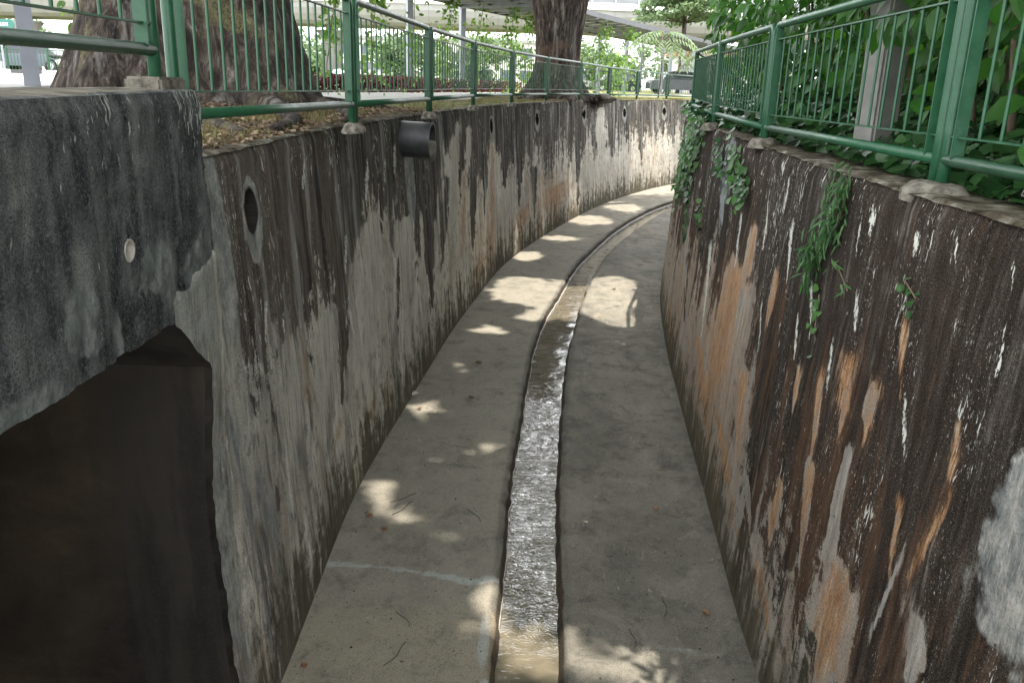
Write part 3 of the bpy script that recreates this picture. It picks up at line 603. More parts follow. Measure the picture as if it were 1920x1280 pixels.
# ------------------------------------------------------------------ side culvert and its headwall
cul = thing('side_culvert', 'dark square side culvert opening in the left wall of the drain', 'culvert', (-2.5, 3.0, -3.5))
mb = MB(); X1, X2 = -1.5, -9.0
jw = jr[jr[:, 2] < -1.03]; jw = jw.copy(); jq = jw + np.array([-.05, 0, 0]); jq[:, 1] = np.maximum(jq[:, 1], 3.985); je = jq.copy(); je[:, 0] = X2; je[:, 1] = 3.99
mb.add(np.concatenate([jw, jq, je]), grid_faces(3, len(jw)).tolist())
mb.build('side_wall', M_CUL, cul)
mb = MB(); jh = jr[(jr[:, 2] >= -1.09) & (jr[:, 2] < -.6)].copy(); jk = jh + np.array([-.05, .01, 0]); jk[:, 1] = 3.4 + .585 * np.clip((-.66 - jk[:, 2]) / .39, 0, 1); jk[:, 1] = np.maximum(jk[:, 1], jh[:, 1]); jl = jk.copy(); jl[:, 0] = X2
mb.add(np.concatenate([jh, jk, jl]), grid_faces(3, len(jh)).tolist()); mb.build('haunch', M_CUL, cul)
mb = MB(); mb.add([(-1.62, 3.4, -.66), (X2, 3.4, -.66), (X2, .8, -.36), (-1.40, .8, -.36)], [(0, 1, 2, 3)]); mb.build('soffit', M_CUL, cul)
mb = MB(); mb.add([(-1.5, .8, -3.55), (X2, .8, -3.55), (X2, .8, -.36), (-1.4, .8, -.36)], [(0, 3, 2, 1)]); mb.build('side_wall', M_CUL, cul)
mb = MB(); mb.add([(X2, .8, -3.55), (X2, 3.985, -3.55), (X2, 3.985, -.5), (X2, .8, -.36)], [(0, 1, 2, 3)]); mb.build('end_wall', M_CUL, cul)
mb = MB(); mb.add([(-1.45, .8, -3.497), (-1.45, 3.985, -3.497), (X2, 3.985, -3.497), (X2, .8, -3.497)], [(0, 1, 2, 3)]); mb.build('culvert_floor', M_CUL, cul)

yh = np.concatenate([np.linspace(-3, 2.80, 220), np.arange(2.812, 3.012, .007), np.linspace(3.02, 4.24, 60)]); zt = .28
nz = 84
YH, TH = np.meshgrid(yh, np.linspace(0, 1, nz), indexing='ij')
bot = -.49 - .105 * (YH - 1.8); bot = bot + (pnoise(YH, YH * 0, 5, 8.0, 4) * .02)
ZH = zt + (bot - zt) * TH
XH = lintX(YH) + pnoise(YH, ZH, 3, 7.0, 4) * .012 + pnoise(YH, ZH, 18, 17.0, 3) * .006 - .02 * sstep(ZH, .22, .28) - .012 * sstep(-TH, -1, -.95) * 0
XH = XH - .03 * sstep(YH, 4.19, 4.24) * np.abs(pnoise(YH * 0, ZH, 6, 3.0, 3))
hv = np.stack([XH, YH, ZH], -1)
top1 = np.stack([XH[:, 0] - .03, yh, np.full_like(yh, zt + .006) + pnoise(yh, yh * 0, 5, 3.3, 3) * .006], -1)[:, None]
topm = np.stack([XH[:, 0] - .2, yh, np.full_like(yh, zt + .012) + pnoise(yh, yh * 0 + 3, 5, 3.3, 3) * .008], -1)[:, None]
topb_ = np.stack([XH[:, 0] - .52 + .05 * np.sin(yh * 5), yh, np.full_like(yh, zt)], -1)[:, None]
topc = np.stack([XH[:, 0] - .54, yh, np.full_like(yh, -.1)], -1)[:, None]
bot1 = np.stack([XH[:, -1] - .34, yh, ZH[:, -1]], -1)[:, None]; bot2 = np.stack([XH[:, -1] - .35, yh, ZH[:, -1] * 0 - .2], -1)[:, None]
hv[..., 0] -= .10 * (np.hypot(hv[..., 1] - 2.91, hv[..., 2] + .25) < .0385)
HV = np.concatenate([topc, topb_, topm, top1, hv, bot1, bot2], 1)
hw = mesh_obj('culvert_headwall', HV.reshape(-1, 3), grid_faces(len(yh), HV.shape[1]), M_HW, None, True)
tag(hw, 'near left thick concrete headwall, black with mould, above the dark culvert', 'headwall')
smooth_angle(hw, 50)
vv = HV.reshape(-1, 3); set_uv(hw.data, np.stack([vv[:, 1] * 1.0, np.where(np.arange(HV.shape[1])[None, :].repeat(len(yh), 0).ravel() < 4, zt + (XH[:, :1].repeat(HV.shape[1], 1).ravel() - vv[:, 0]), vv[:, 2])], 1))
yy, zz = vv[:, 1], vv[:, 2]
bb = -.49 - .105 * (yy - 1.8)
wz = pnoise(yy, zz, 5, 71., 4) * .5
el = lambda cy, cz, a, b, k=1.0: (1 - sstep(np.hypot((yy - cy) / a, (zz - cz) / b) + wz, .35, 1.25)) * k
pt = el(2.42, -.38, .17, .20, .75); pt = np.maximum(pt, el(2.70, -.50, .09, .12, .75))
pt = np.maximum(pt, el(3.30, -.38, .38, .14, .85)); pt = np.maximum(pt, el(3.85, -.52, .4, .2, .8))
pt = np.maximum(pt, (1 - sstep(yy, 2.12, 2.32)) * (1 - sstep(zz - bb, .03, .12)) * .8)
fattr(hw.data, 'patch', pt)
fattr(hw.data, 'edge', np.maximum(sstep(yy, 3.3, 4.2), .35 + .3 * np.sin(yy * 5)) * sstep(zz, -.2, .25) * 1.0 - .3)
# end face of the headwall
mb = MB(); ye = 4.24
mb.add([(-1.575, ye, -.75), (-1.585, ye, .255), (-1.62, ye, .284), (-2.1, ye, .28), (-2.1, ye, -.75)], [(0, 1, 2, 3, 4)])
e = mb.build('end_face', M_HW, hw); set_uv(e.data, np.array([(v.co.x, v.co.z) for v in e.data.vertices]))
# white plastic drain pipe set in the headwall
M_HTOP = plain('headwall_top', (.13, .12, .095), .95, .5, 7, spec=.05); hw.data.materials.append(M_HTOP); nchw = HV.shape[1] - 1
for p_ in hw.data.polygons:
    if p_.index % nchw < 3: p_.material_index = 1
M_PVC = plain('white_pvc', (.33, .31, .265), .45, .25, 20)
mb = MB(); pc = Vector((lintX(2.91), 2.91, -.25)); nn = 14
def ring_tube(mb, c, d, ro, ri, L, n=18, back=.3):
    d = Vector(d).normalized(); a = d.orthogonal().normalized(); b = d.cross(a)
    def rg(r, o): return [c + d * o + (a * math.cos(2 * math.pi * k / n) + b * math.sin(2 * math.pi * k / n)) * r for k in range(n)]
    R4 = rg(ro, -back) + rg(ro, L) + rg(ri, L) + rg(ri, -back); f = []
    for q in range(3): f += [(q * n + k, q * n + (k + 1) % n, (q + 1) * n + (k + 1) % n, (q + 1) * n + k) for k in range(n)]
    f.append(tuple(3 * n + k for k in range(n)))
    mb.add(R4, f)
ring_tube(mb, pc, (1, .02, -.05), .042, .037, .004)
o = mb.build('drain_pipe', M_PVC, None); smooth_angle(o, 40)
tag(o, 'small white plastic drain pipe set flush in the black headwall', 'drain pipe')
# black pipe stub below the left bank
M_BLK = plain('black_plastic', (.022, .023, .024), .5, .35, 12); M_DIRT = plain('pipe_silt', (.12, .115, .09), .9, .4, 14)
bp_ = thing('outlet_pipe', 'large black plastic outlet pipe sticking out of the left wall top', 'pipe', (-1.35, 10.45, -.36))
mb = MB(); ring_tube(mb, Vector((-1.42, 10.45, -.315)), (1, -.11, -.03), .215, .198, .38, 28, .1); o = mb.build('pipe_barrel', M_BLK, bp_); smooth_angle(o, 40)
mb = MB(); mb.tube([(-1.2, 10.45, -.43), (-1.02, 10.43, -.45)], [.13, .12], 12); mb.build('silt', M_DIRT, bp_, True)

# ------------------------------------------------------------------ ground
rowsY = np.concatenate([np.arange(-6, 46, .25), [46, 48, 50, 54, 58, 64, 70, 80, 90, 110, 140, 200, 300, 500, 900]])
sL = np.array([0, .04, .12, .25, .45, .7, 1, 1.4, 1.9, 2.5, 3.3, 4.5, 6, 8, 11, 15, 20, 28, 40, 60, 100, 200, 500])
def gh(X, Y):
    z = -.045 + .015 * np.sin(X * 1.3) * np.cos(Y * .9)
    z = z + .17 * sstep(-X, 7, 14) * sstep(Y, 5, 25) + .1 * sstep(Y, 50, 90)
    z = z + .13 * np.exp(-((X + 3.6) ** 2 + (Y - 9.6) ** 2) / 3.2)
    return z
VV = []; gr_ = []
for Y in rowsY:
    xl = float(xl_top(max(Y, 3.0)) - .04) if Y < 45.9 else 5.0
    if Y < 4.0: xl = -1.98
    xr = float(xr_top(Y) + .06) if Y < 45.9 else 5.5
    for s_ in sL[::-1]: VV.append((xl - s_, Y)); 
    for s_ in sL: VV.append((xr + s_, Y))
VV = np.array(VV); nL = len(sL)
Zg = gh(VV[:, 0], VV[:, 1]); side = np.tile(np.r_[np.zeros(nL), np.ones(nL)], len(rowsY))
Zg = np.where((side > 0) & (VV[:, 1] < 46), -.13 + .1 * sstep(VV[:, 0] - xr_top(VV[:, 1]), .5, 3), Zg)
sL2 = np.tile(np.r_[sL[::-1], sL], len(rowsY))
Zg = Zg + np.where(sL2 < 14, pnoise(VV[:, 0], VV[:, 1], 1.6, 77, 4) * .03 + pnoise(VV[:, 0], VV[:, 1], 6, 7, 3) * .012, 0) * sstep(sL2, 0.1, .4)
Zg = Zg - .10 * (1 - sstep(sL2, .12, .42)) * (VV[:, 1] < 46)
F = grid_faces(len(rowsY), 2 * nL)
colj = (F[:, 0] % (2 * nL)); rowi = F[:, 0] // (2 * nL)
F = F[(colj != nL - 1) | (rowsY[rowi] >= 46)]
gnd = mesh_obj('ground', np.c_[VV, Zg], F, M_SOIL, None, True); tag(gnd, 'bare soil and thin dry grass of the drain banks', kind='structure')
gx, gy = VV[:, 0], VV[:, 1]; dl = (xl_top(np.clip(gy, 4, 45)) - gx)
fattr(gnd.data, 'grass', np.clip(.25 + .5 * sstep(gy, 8.5, 11) * (side < 1) - .9 * np.exp(-((gx + 3.4) ** 2 + (gy - 8.5) ** 2) / 7) - .7 * np.exp(-((gx - 1.5) ** 2 + (gy - 27.5) ** 2) / 8) + .4 * (gy > 46), -1, 1))

def gz(x, y): return float(gh(np.array([x]), np.array([y]))[0])
# footpath, road
M_PATH = plain('path_concrete', (.42, .41, .38), .9, .12, 1.5); M_ROAD = plain('road_surface', (.40, .395, .38), .9, .1, 1.2)
def ribbon(A, B, z, name, mat, label, sub=1.0):
    A = dense(A, sub); B = dense(B, sub); n = max(len(A), len(B))
    ta = np.linspace(0, 1, n); A = np.stack([np.interp(ta, np.linspace(0, 1, len(A)), A[:, k]) for k in (0, 1)], 1); B = np.stack([np.interp(ta, np.linspace(0, 1, len(B)), B[:, k]) for k in (0, 1)], 1)
    V = []
    for a, b in zip(A, B):
        for k in range(5):
            q = a * (1 - k / 4) + b * k / 4; V.append((q[0], q[1], gz(q[0], q[1]) + z))
        V.append((b[0], b[1], gz(b[0], b[1]) - .2))
    for i in range(n): x, y = A[i]; V[i * 6] = (x, y, gz(x, y) + z)
    V2 = []
    for i in range(n): V2.append((A[i][0], A[i][1], gz(*A[i]) - .2)); V2 += V[i * 6:i * 6 + 6]
    for k in range(7): V2[k] = (V2[k][0], V2[k][1], V2[k][2] - .2)
    o = mesh_obj(name, V2, grid_faces(n, 7), mat); tag(o, label, kind='structure'); return o
ribbon([(-2.75, 14.2), (-2.45, 16.5), (-1.75, 20), (-1.15, 23), (-1.1, 27), (-1.2, 31), (1.5, 38), (7.5, 49), (14, 60)], [(-6.8, 14.2), (-6.4, 18), (-5.6, 22.5), (-4.6, 27), (-3.8, 31), (-2.4, 36), (3, 48), (9, 58), (14, 66)], .05, 'footpath', M_PATH, 'pale concrete footpath beside the drain')
rp = [(-90, 2, .19), (-5.6, 2, .10), (-6.2, 8.5, .12), (-7.6, 15, .14), (-9.0, 24, .19), (-12, 41, .22), (-90, 41, .22)]
rd = mesh_obj('road', rp + [(a, b, c - .45) for a, b, c in rp], [tuple(range(7))] + [(k, k + 7, (k + 1) % 7 + 7, (k + 1) % 7) for k in range(7)], M_ROAD); tag(rd, 'sun bleached road beyond the left bank', kind='structure')

# painted kerb along the far side of the road
M_WHT = plain('white_paint', (.75, .74, .70), .7, .1, 4); M_BKP = plain('black_paint', (.05, .05, .05), .7, .3, 4)
kb = thing('road_kerb', 'black and white painted kerb along the far edge of the road', 'kerb', (-25, 41, .2))
x = -60; i = 0; mw = MB(); mk = MB()
while x < -12:
    (mw if i % 2 else mk).box((x + .75, 41.2, .30), (1.5, .4, .2)); x += 1.5; i += 1
mw.build('white_blocks', M_WHT, kb); mk.build('black_blocks', M_BKP, kb)

# ------------------------------------------------------------------ railings
def railing_panel(a, b, za, zb, label, group, detail=True):
    a = Vector((a[0], a[1], za)); b = Vector((b[0], b[1], zb)); d = (b - a); L0 = d.length; d.normalize()
    dh = Vector((d.x, d.y, 0)).normalized(); sd = Vector((-dh.y, dh.x, 0)); upv = Vector((0, 0, 1))
    t = thing('railing_panel', label, 'railing', tuple(a), group)
    A = a + d * .043; B = b - d * .043; r = .03; R_ = .10; H_ = 1.02
    leg = -.10
    pts = [A + upv * leg, A + upv * .3, A + upv * (H_ - R_)]
    for k in range(1, 6):
        q = math.pi / 2 * k / 5; pts.append(A + upv * (H_ - R_ + R_ * math.sin(q)) + d * (R_ - R_ * math.cos(q)))
    m_ = (A + B) / 2 + upv * H_; pts.append(m_)
    for k in range(5, 0, -1):
        q = math.pi / 2 * k / 5; pts.append(B + upv * (H_ - R_ + R_ * math.sin(q)) - d * (R_ - R_ * math.cos(q)))
    pts += [B + upv * (H_ - R_), B + upv * .3, B + upv * leg]
    mb = MB(); mb.tube(pts, r, 14 if detail else 8); mb.build('frame_tube', M_GRN, t, True)
    mb = MB(); mb.tube([A + upv * .16, B + upv * .16], r * .97, 14 if detail else 8); mb.build('bottom_tube', M_GRN, t, True)
    for s_, q in ((1, A), (-1, B)):
        mb = MB(); c = q + d * (s_ * .10); mb.box(c + upv * .585, (.010, .062, .83), (dh, sd, upv)); mb.build('flat_bar', M_GRN, t)
    mb = MB(); mb.beam(A + upv * .90 + d * .02, B + upv * .90 - d * .02, .032, .009); mb.build('upper_rail', M_GRN, t)
    mb = MB(); mb.beam(A + upv * .272 + d * .02, B + upv * .272 - d * .02, .032, .009); mb.build('lower_rail', M_GRN, t)
    n = 17; L = (B - A).length
    me = None
    for k in range(n):
        c = A + d * (.10 + (L - .20) * (k + 1) / (n + 1))
        if me is None:
            mb = MB(); mb.tube([(0, 0, .276), (0, 0, .896)], .0085, 8 if detail else 5, False)
            o = mb.build('baluster', M_GRN, None, True); me = o.data
        else:
            o = bpy.data.objects.new('baluster', me); C.objects.link(o)
        o.parent = t; o.location = c - a
    return t
def lump(x, y, z, s=.16, label='', group='mortar footings under the railing posts'):
    n = 12; V = []; F = []
    for i, (rr, h) in enumerate([(1.15, -.03), (1.0, .02), (.8, .055), (.45, .065)]):
        for k in range(n):
            q = 2 * math.pi * k / n; j = 1 + .18 * mnoise.noise(Vector((x * 3 + math.cos(q), y * 3 + math.sin(q), i)))
            V.append((math.cos(q) * s * rr * j, math.sin(q) * s * 1.25 * rr * j, h * (1 + .3 * mnoise.noise(Vector((x + math.cos(q) * 2, y, 4))))))
        if i: F += [((i - 1) * n + k, (i - 1) * n + (k + 1) % n, i * n + (k + 1) % n, i * n + k) for k in range(n)]
    F.append(tuple(3 * n + k for k in range(n)))
    o = mesh_obj('post_footing', V, F, M_LUMP, None, True); o.location = (x, y, z); tag(o, label, 'footing', group); return o
ORD = ['first', 'second', 'third', 'fourth', 'fifth', 'sixth', 'seventh', 'eighth', 'ninth', 'tenth', 'eleventh', 'twelfth']
LP = [(-1.70, 4.22, .0), (-1.47, 7.65, -.01), (-1.17, 11.25, -.01), (-.79, 14.9, 0), (-.16, 18.4, 0), (.68, 21.8, 0), (1.76, 25.35, 0), (2.99, 29.1, -.02), (4.45, 32.9, -.03), (6.2, 36.6, -.06), (8.6, 40.0, -.08)]
gL = 'green railing panels along the left wall'
for i in range(len(LP) - 1):
    a, b = LP[i], LP[i + 1]
    railing_panel(a[:2], b[:2], a[2], b[2], '%s green railing panel on the left wall counted from the black headwall' % ORD[i], gL, i < 4)
for i, p in enumerate(LP[1:-1]):
    lump(p[0], p[1], p[2] - .06, .10, '%s mortar footing under the left railing, counted from the headwall' % ORD[i])
railing_panel((-1.83, .70), (-1.71, 4.13), .30, .30, 'nearest green railing panel standing on the black headwall at the left', None)
# two part mortar block on the headwall around the post
mb = MB(); mb.box((-1.70, 4.06, .305), (.17, .30, .07)); o = mb.build('post_block', M_LUMP, None); tag(o, 'square mortar block round the railing post on the headwall', 'footing')
bm = bmesh.new(); bm.from_mesh(o.data); bmesh.ops.bevel(bm, geom=bm.edges[:], offset=.012, segments=2, affect='EDGES'); bm.to_mesh(o.data); bm.free()
RP = [(2.00, .6, -.10), (2.10, 4.22, -.10), (2.24, 7.80, -.11), (2.47, 11.15, -.09), (2.98, 14.9, -.05), (3.85, 18.4, 0), (5.2, 21.7, 0)]
RP = [(x + (.06 if i == 3 else 0), y, z) for i, (x, y, z) in enumerate(RP)]
for i in range(len(RP) - 1):
    a, b = RP[i], RP[i + 1]
    railing_panel(a[:2], b[:2], a[2], b[2], '%s green railing panel from the near end of the right wall' % ORD[i], 'green railing panels along the right wall', i < 4)
lump(2.10, 4.22, -.115, .15, 'large mortar footing under the nearest post pair of the right railing')
lump(2.24, 7.80, -.105, .13, 'mortar footing under the second post pair of the right railing')
lump(2.50, 11.15, -.105, .13, 'mortar footing under the third post pair of the right railing, half under ivy')

# ------------------------------------------------------------------ foliage helpers
def leaf_mat(name, dark, light, rough=.4, trans=.25, tcol=None, spec=.22):
    t = NT(name); o = t.attr('shade')
    col = t.mix(o, dark, light); g = t.noise(t.coord(), 40, 2); col = t.mix(t.ss(g, .4, .7, 0, .25), col, tuple(q * 1.5 for q in dark))
    t.put(t.b.inputs['Base Color'], col); t.b.inputs['Roughness'].default_value = rough; t.b.inputs['Specular IOR Level'].default_value = spec
    tr = t.n('ShaderNodeBsdfTranslucent'); t.put(tr.inputs[0], t.mix(o, tcol or tuple(min(1, q * 2.2) for q in dark), tuple(min(1, q * 2.0) for q in (light if not tcol else tcol))))
    mx = t.n('ShaderNodeMixShader'); mx.inputs[0].default_value = trans; t.l(t.b.outputs[0], mx.inputs[1]); t.l(tr.outputs[0], mx.inputs[2]); t.l(mx.outputs[0], t.out.inputs[0])
    return t.m
M_BIG = leaf_mat('broad_leaf', (.009, .040, .008), (.034, .120, .016), .4, .3, (.10, .26, .02))
M_IVY = leaf_mat('ivy_leaf', (.009, .030, .010), (.034, .090, .028), .28, .12)
M_GRASSY = leaf_mat('narrow_leaf', (.014, .042, .014), (.045, .12, .03), .4, .2)
M_CREEP = leaf_mat('creeper_leaf', (.018, .055, .016), (.065, .16, .035), .35, .25)
M_VINE = leaf_mat('vine_leaf', (.030, .080, .018), (.105, .20, .045), .4, .35, (.22, .36, .07))
M_CAN = leaf_mat('canopy_leaf', (.03, .07, .015), (.08, .14, .03), .5, .3)
M_TREE = leaf_mat('tree_leaf', (.07, .11, .05), (.14, .20, .10), .5, .3)  # greyed and lightened, distance haze put into the leaf colour
M_HEDGE = leaf_mat('maroon_leaf', (.05, .012, .014), (.13, .035, .035), .5, .2)
M_DRY = leaf_mat('dry_leaf', (.075, .048, .032), (.27, .20, .13), .7, .1)
M_GRASS = leaf_mat('dry_grass', (.09, .10, .03), (.30, .25, .12), .7, .2)
M_STEM = plain('vine_stem', (.12, .09, .06), .9, .3, 10)

def leaf_template(kind):
    if kind == 'broad':      # pointed oval, folded and drooping: 3 x 5 grid
        L = [0, .12, .4, .75, 1.0]; W = [0, .62, 1.0, .62, .0]
        V = []; F = []
        for l, w_ in zip(L, W):
            dz = -.22 * l * l
            V += [(-.29 * w_, l, dz + .08 * w_), (0, l, dz), (.29 * w_, l, dz + .08 * w_)]
        for i in range(4):
            a = i * 3; F += [(a, a + 1, a + 4, a + 3), (a + 1, a + 2, a + 5, a + 4)]
        return np.array(V), F
    if kind == 'ivy':        # heart shaped
        V = [(0, 0, 0), (-.42, .02, .06), (-.48, .35, .05), (-.25, .75, .0), (0, 1, -.1), (.25, .75, 0), (.48, .35, .05), (.42, .02, .06), (0, .45, -.04)]
        F = [(0, 8, 2, 1), (8, 4, 3, 2), (0, 7, 6, 8), (8, 6, 5, 4)]
        return np.array(V, float), F
    if kind == 'narrow':
        V = [(0, 0, 0), (-.09, .35, .02), (0, .4, -.02), (.09, .35, .02), (-.06, .75, -.1), (.06, .75, -.1), (0, 1, -.22)]
        F = [(0, 2, 1), (0, 3, 2), (1, 2, 6, 4), (2, 3, 5, 6)]
        return np.array(V, float), F
    if kind == 'clump':      # a spray of a few separate leaflets
        V = []; F = []
        r_ = np.random.RandomState(3)
        for k in range(5):
            a = r_.uniform(0, 6.28); c = r_.uniform(-.35, .35, 3); s_ = r_.uniform(.22, .38); ax = np.array([math.cos(a), math.sin(a), r_.uniform(-.5, .5)]); bx = np.array([-math.sin(a), math.cos(a), r_.uniform(-.5, .5)])
            n = len(V); V += [c - ax * s_, c + bx * s_ * .5, c + ax * s_, c - bx * s_ * .5]; F.append((n, n + 1, n + 2, n + 3))
        return np.array(V), F
    if kind == 'blade':
        return np.array([(-.04, 0, 0), (.04, 0, 0), (.03, .6, .0), (0, 1, -.15), (-.03, .6, 0)], float), [(0, 1, 2, 3, 4)]
def leaves(name, pos, fwd, nrm, size, mat, kind, parent=None, shade=None):
    pos = np.asarray(pos, float); n = len(pos); T, F = leaf_template(kind); m = len(T)
    fwd = np.asarray(fwd, float); fwd = fwd / np.linalg.norm(fwd, axis=1, keepdims=True)
    sd = np.cross(fwd, nrm); sd = sd / (np.linalg.norm(sd, axis=1, keepdims=True) + 1e-9); nr = np.cross(sd, fwd)
    size = np.broadcast_to(size, (n,))
    V = pos[:, None, :] + size[:, None, None] * (T[None, :, 0:1] * sd[:, None, :] + T[None, :, 1:2] * fwd[:, None, :] + T[None, :, 2:3] * nr[:, None, :])
    V = V.reshape(-1, 3)
    me = bpy.data.meshes.new(name); nf_ = len(F); ls = np.array([len(f) for f in F]); flat = np.concatenate([np.array(f) for f in F])
    me.vertices.add(n * m); me.vertices.foreach_set('co', V.astype(np.float32).ravel())
    me.loops.add(n * len(flat)); me.loops.foreach_set('vertex_index', (flat[None, :] + (np.arange(n) * m)[:, None]).astype(np.int32).ravel())
    me.polygons.add(n * nf_); st = np.r_[0, np.cumsum(ls)[:-1]]
    me.polygons.foreach_set('loop_start', (st[None, :] + (np.arange(n) * len(flat))[:, None]).astype(np.int32).ravel())
    me.update(calc_edges=True); me.validate()
    if kind in ('broad', 'ivy'): me.polygons.foreach_set('use_smooth', [True] * len(me.polygons))
    if shade is None: shade = rng.rand(n)
    fattr(me, 'shade', np.repeat(shade, m)); me.materials.append(mat)
    o = bpy.data.objects.new(name, me); return link(o, parent)
def rdir(n, z=0.0, up_=0.0):
    d = rng.normal(size=(n, 3)); d[:, 2] = d[:, 2] * (1 - abs(z)) + z; d /= np.linalg.norm(d, axis=1, keepdims=True); return d

# ------------------------------------------------------------------ big trees with crowns over the drain
def bark_material(name, moss):
    t = NT(name); c = t.coord(); xy = t.map(c, (1, 1, .22))
    A_ = t.noise(xy, 9, 7, .75, .6); B_ = t.noise(c, 1.1, 4, .6, .4); G_ = t.noise(c, 32, 4, .7); st = t.noise(t.map(c, (3.2, 3.2, .16)), 1, 5, .7, .5)
    col = t.ramp(A_, [(.36, (.008, .006, .005)), (.48, (.030, .023, .019)), (.58, (.075, .060, .050)), (.72, (.22, .20, .18))])
    col = t.mix(t.ss(st, .54, .68, 0, .55), col, (.27, .255, .235))
    if moss: col = t.mix(t.ma('MULTIPLY', t.ss(B_, .52, .62), t.ss(G_, .35, .65, .15, .8)), col, (.15, .14, .065))
    else: col = t.mix(t.ss(B_, .5, .65, 0, .4), col, (.17, .115, .08))
    h = t.ma('ADD', A_, t.ma('MULTIPLY', G_, .35)); t.bump(h, 1.0, .06)
    return t.done(col, .95, .2)
M_BK1 = bark_material('mossy_bark', True); M_BK2 = bark_material('grey_bark', False)
def trunk_mesh(name, cx, cy, prof, lobes, mat, parent, ph=0.0, n=72, lean=(0, 0)):
    zs = np.concatenate([np.linspace(-.25, 3, 50), np.linspace(3.3, prof[-1][0], 16)]); V = []
    for z in zs:
        r = np.interp(z, [p[0] for p in prof], [p[1] for p in prof]); fl = np.exp(-max(z + .25, 0) / 1.0)
        for k in range(n):
            q = 2 * math.pi * k / n
            lob = sum(a_ * math.cos(m_ * q + ph * m_ + .35 * z * (m_ % 2)) for m_, a_ in lobes)
            nn_ = mnoise.fractal(Vector((math.cos(q) * 2.2, math.sin(q) * 2.2, z * .5 + cx)), 1.0, 2.0, 4)
            fine = mnoise.fractal(Vector((math.cos(q) * 9, math.sin(q) * 9, z * 1.5 + cx)), 1.0, 2.0, 3)
            rr = r * (1 + lob * (.35 + 1.5 * fl) + .07 * nn_ + .025 * fine)
            V.append((cx + math.cos(q) * rr + lean[0] * z, cy + math.sin(q) * rr + lean[1] * z, z))
    F = grid_faces(len(zs), n).tolist(); F += [(i * n + n - 1, i * n, (i + 1) * n, (i + 1) * n + n - 1) for i in range(len(zs) - 1)]
    return mesh_obj(name, V, F, mat, parent, True)
SUN_GAPS = [(2.0, 15.5, .95, 2.1), (.15, 16.0, .75, 1.3), (1.05, 15.6, .7, 1.4), (-.35, 13.07, .35, .35), (.35, 14.1, .3, .5), (-1.1, 9.6, .26, .3), (-1.30, 7.38, .26, .24),
        (-.86, 6.88, .24, .2), (-.19, 5.58, .16, .34), (.14, 5.2, .20, .36), (.85, 4.85, .45, .3), (1.15, 4.7, .35, .35), (-.25, 8.6, .16, .16), (2.2, 25.3, .8, 1.0), (3.6, 28.5, .7, 1.2),
        (4.4, 32.8, 1.0, 1.0), (.3, 19.4, .5, .7), (-.7, 11.2, .15, .25), (1.2, 22.0, .5, .5), (-.4, 6.6, .25, .14), (1.9, 12.6, .3, .3)]  # openings cut in the unseen crowns along the sun ray to place sun patches
def crown(parent, cx, cy, rx, ry, z0, z1, n, size, thin=None):
    a = rng.uniform(0, 2 * math.pi, n); q = np.sqrt(rng.rand(n)); px = cx + rx * q * np.cos(a); py = cy + ry * q * np.sin(a)
    dome = 1 - q ** 2
    pz = z0 + (z1 - z0) * (.25 + .75 * dome) * rng.rand(n) ** .8 + (1 - q) * .5
    P_ = np.stack([px, py, pz], 1)
    tt_ = (pz - FLOOR) / SUN.z; qx = px - SUN.x * tt_; qy = py - SUN.y * tt_
    keep = np.ones(n, bool)
    for gx_, gy_, ga, gb in SUN_GAPS: keep &= np.hypot((qx - gx_) / (ga + .1), (qy - gy_) / (gb + .1)) > 1
    if thin is not None: keep &= thin(px, py, pz, rng.rand(n))
    P_ = P_[keep]; m = len(P_)
    nr = np.stack([rng.normal(0, .45, m), rng.normal(0, .45, m), np.ones(m)], 1)
    return leaves('crown', P_, np.c_[rng.normal(size=(m, 2)), rng.normal(0, .25, m)], nr, size * rng.uniform(.7, 1.3, m), M_CAN, 'clump', parent)
def limbs(parent, base, z0, tips, r, mat):
    for tx, ty, tz in tips:
        p0 = Vector((base[0], base[1], z0)); p3 = Vector((tx, ty, tz)); p1 = p0 + Vector((0, 0, (tz - z0) * .55)) + (p3 - p0) * .12; pts = []
        for k in range(9):
            t = k / 8; pts.append((1 - t) ** 2 * p0 + 2 * t * (1 - t) * p1 + t * t * p3 + Vector((mnoise.noise(Vector((tx, k, 1))), mnoise.noise(Vector((ty, k, 2))), 0)) * .25 * math.sin(math.pi * t))
        mb = MB(); mb.tube(pts, [r * (1 - .8 * k / 8) for k in range(9)], 10); mb.build('limb', mat, parent, True)

t1 = thing('rain_tree', 'huge mossy buttressed tree trunk just behind the left railing', 'tree', (-3.85, 10.4, 0))
trunk_mesh('trunk', -3.85, 10.4, [(-.25, 1.75), (0, 1.55), (.4, 1.36), (.8, 1.22), (1.3, 1.07), (2.2, .92), (4, .82), (6.5, .75)], [(3, .04), (5, .06), (8, .045), (13, .02)], M_BK1, t1, .6)
limbs(t1, (-3.85, 10.4), 6.0, [(-11, 6, 12), (-9, 17, 12.5), (1, 3, 12), (-5, 19, 13), (-3, 0, 12)], .4, M_BK1)
crown(t1, -1.5, 9.0, 13.5, 13.5, 11.0, 15.0, 46000, .50, thin=lambda x, y, z, r: r < np.where(x < -4.5, .10, 1))
t2 = thing('rain_tree', 'tall grey tree trunk beside the bend of the drain at centre', 'tree', (1.2, 28.3, 0))
trunk_mesh('trunk', 1.2, 28.3, [(-.25, 1.55), (0, 1.28), (.25, 1.05), (.6, .84), (1.1, .73), (1.8, .73), (2.6, .82), (3.4, .93), (4.0, .9), (4.6, .35)], [(3, .05), (5, .06), (7, .04), (12, .02)], M_BK2, t2, 1.3)
limbs(t2, (1.2, 28.3), 3.6, [(-5, 24, 13), (-4, 33, 14), (9, 31, 13.5), (6, 35, 14)], .62, M_BK2)
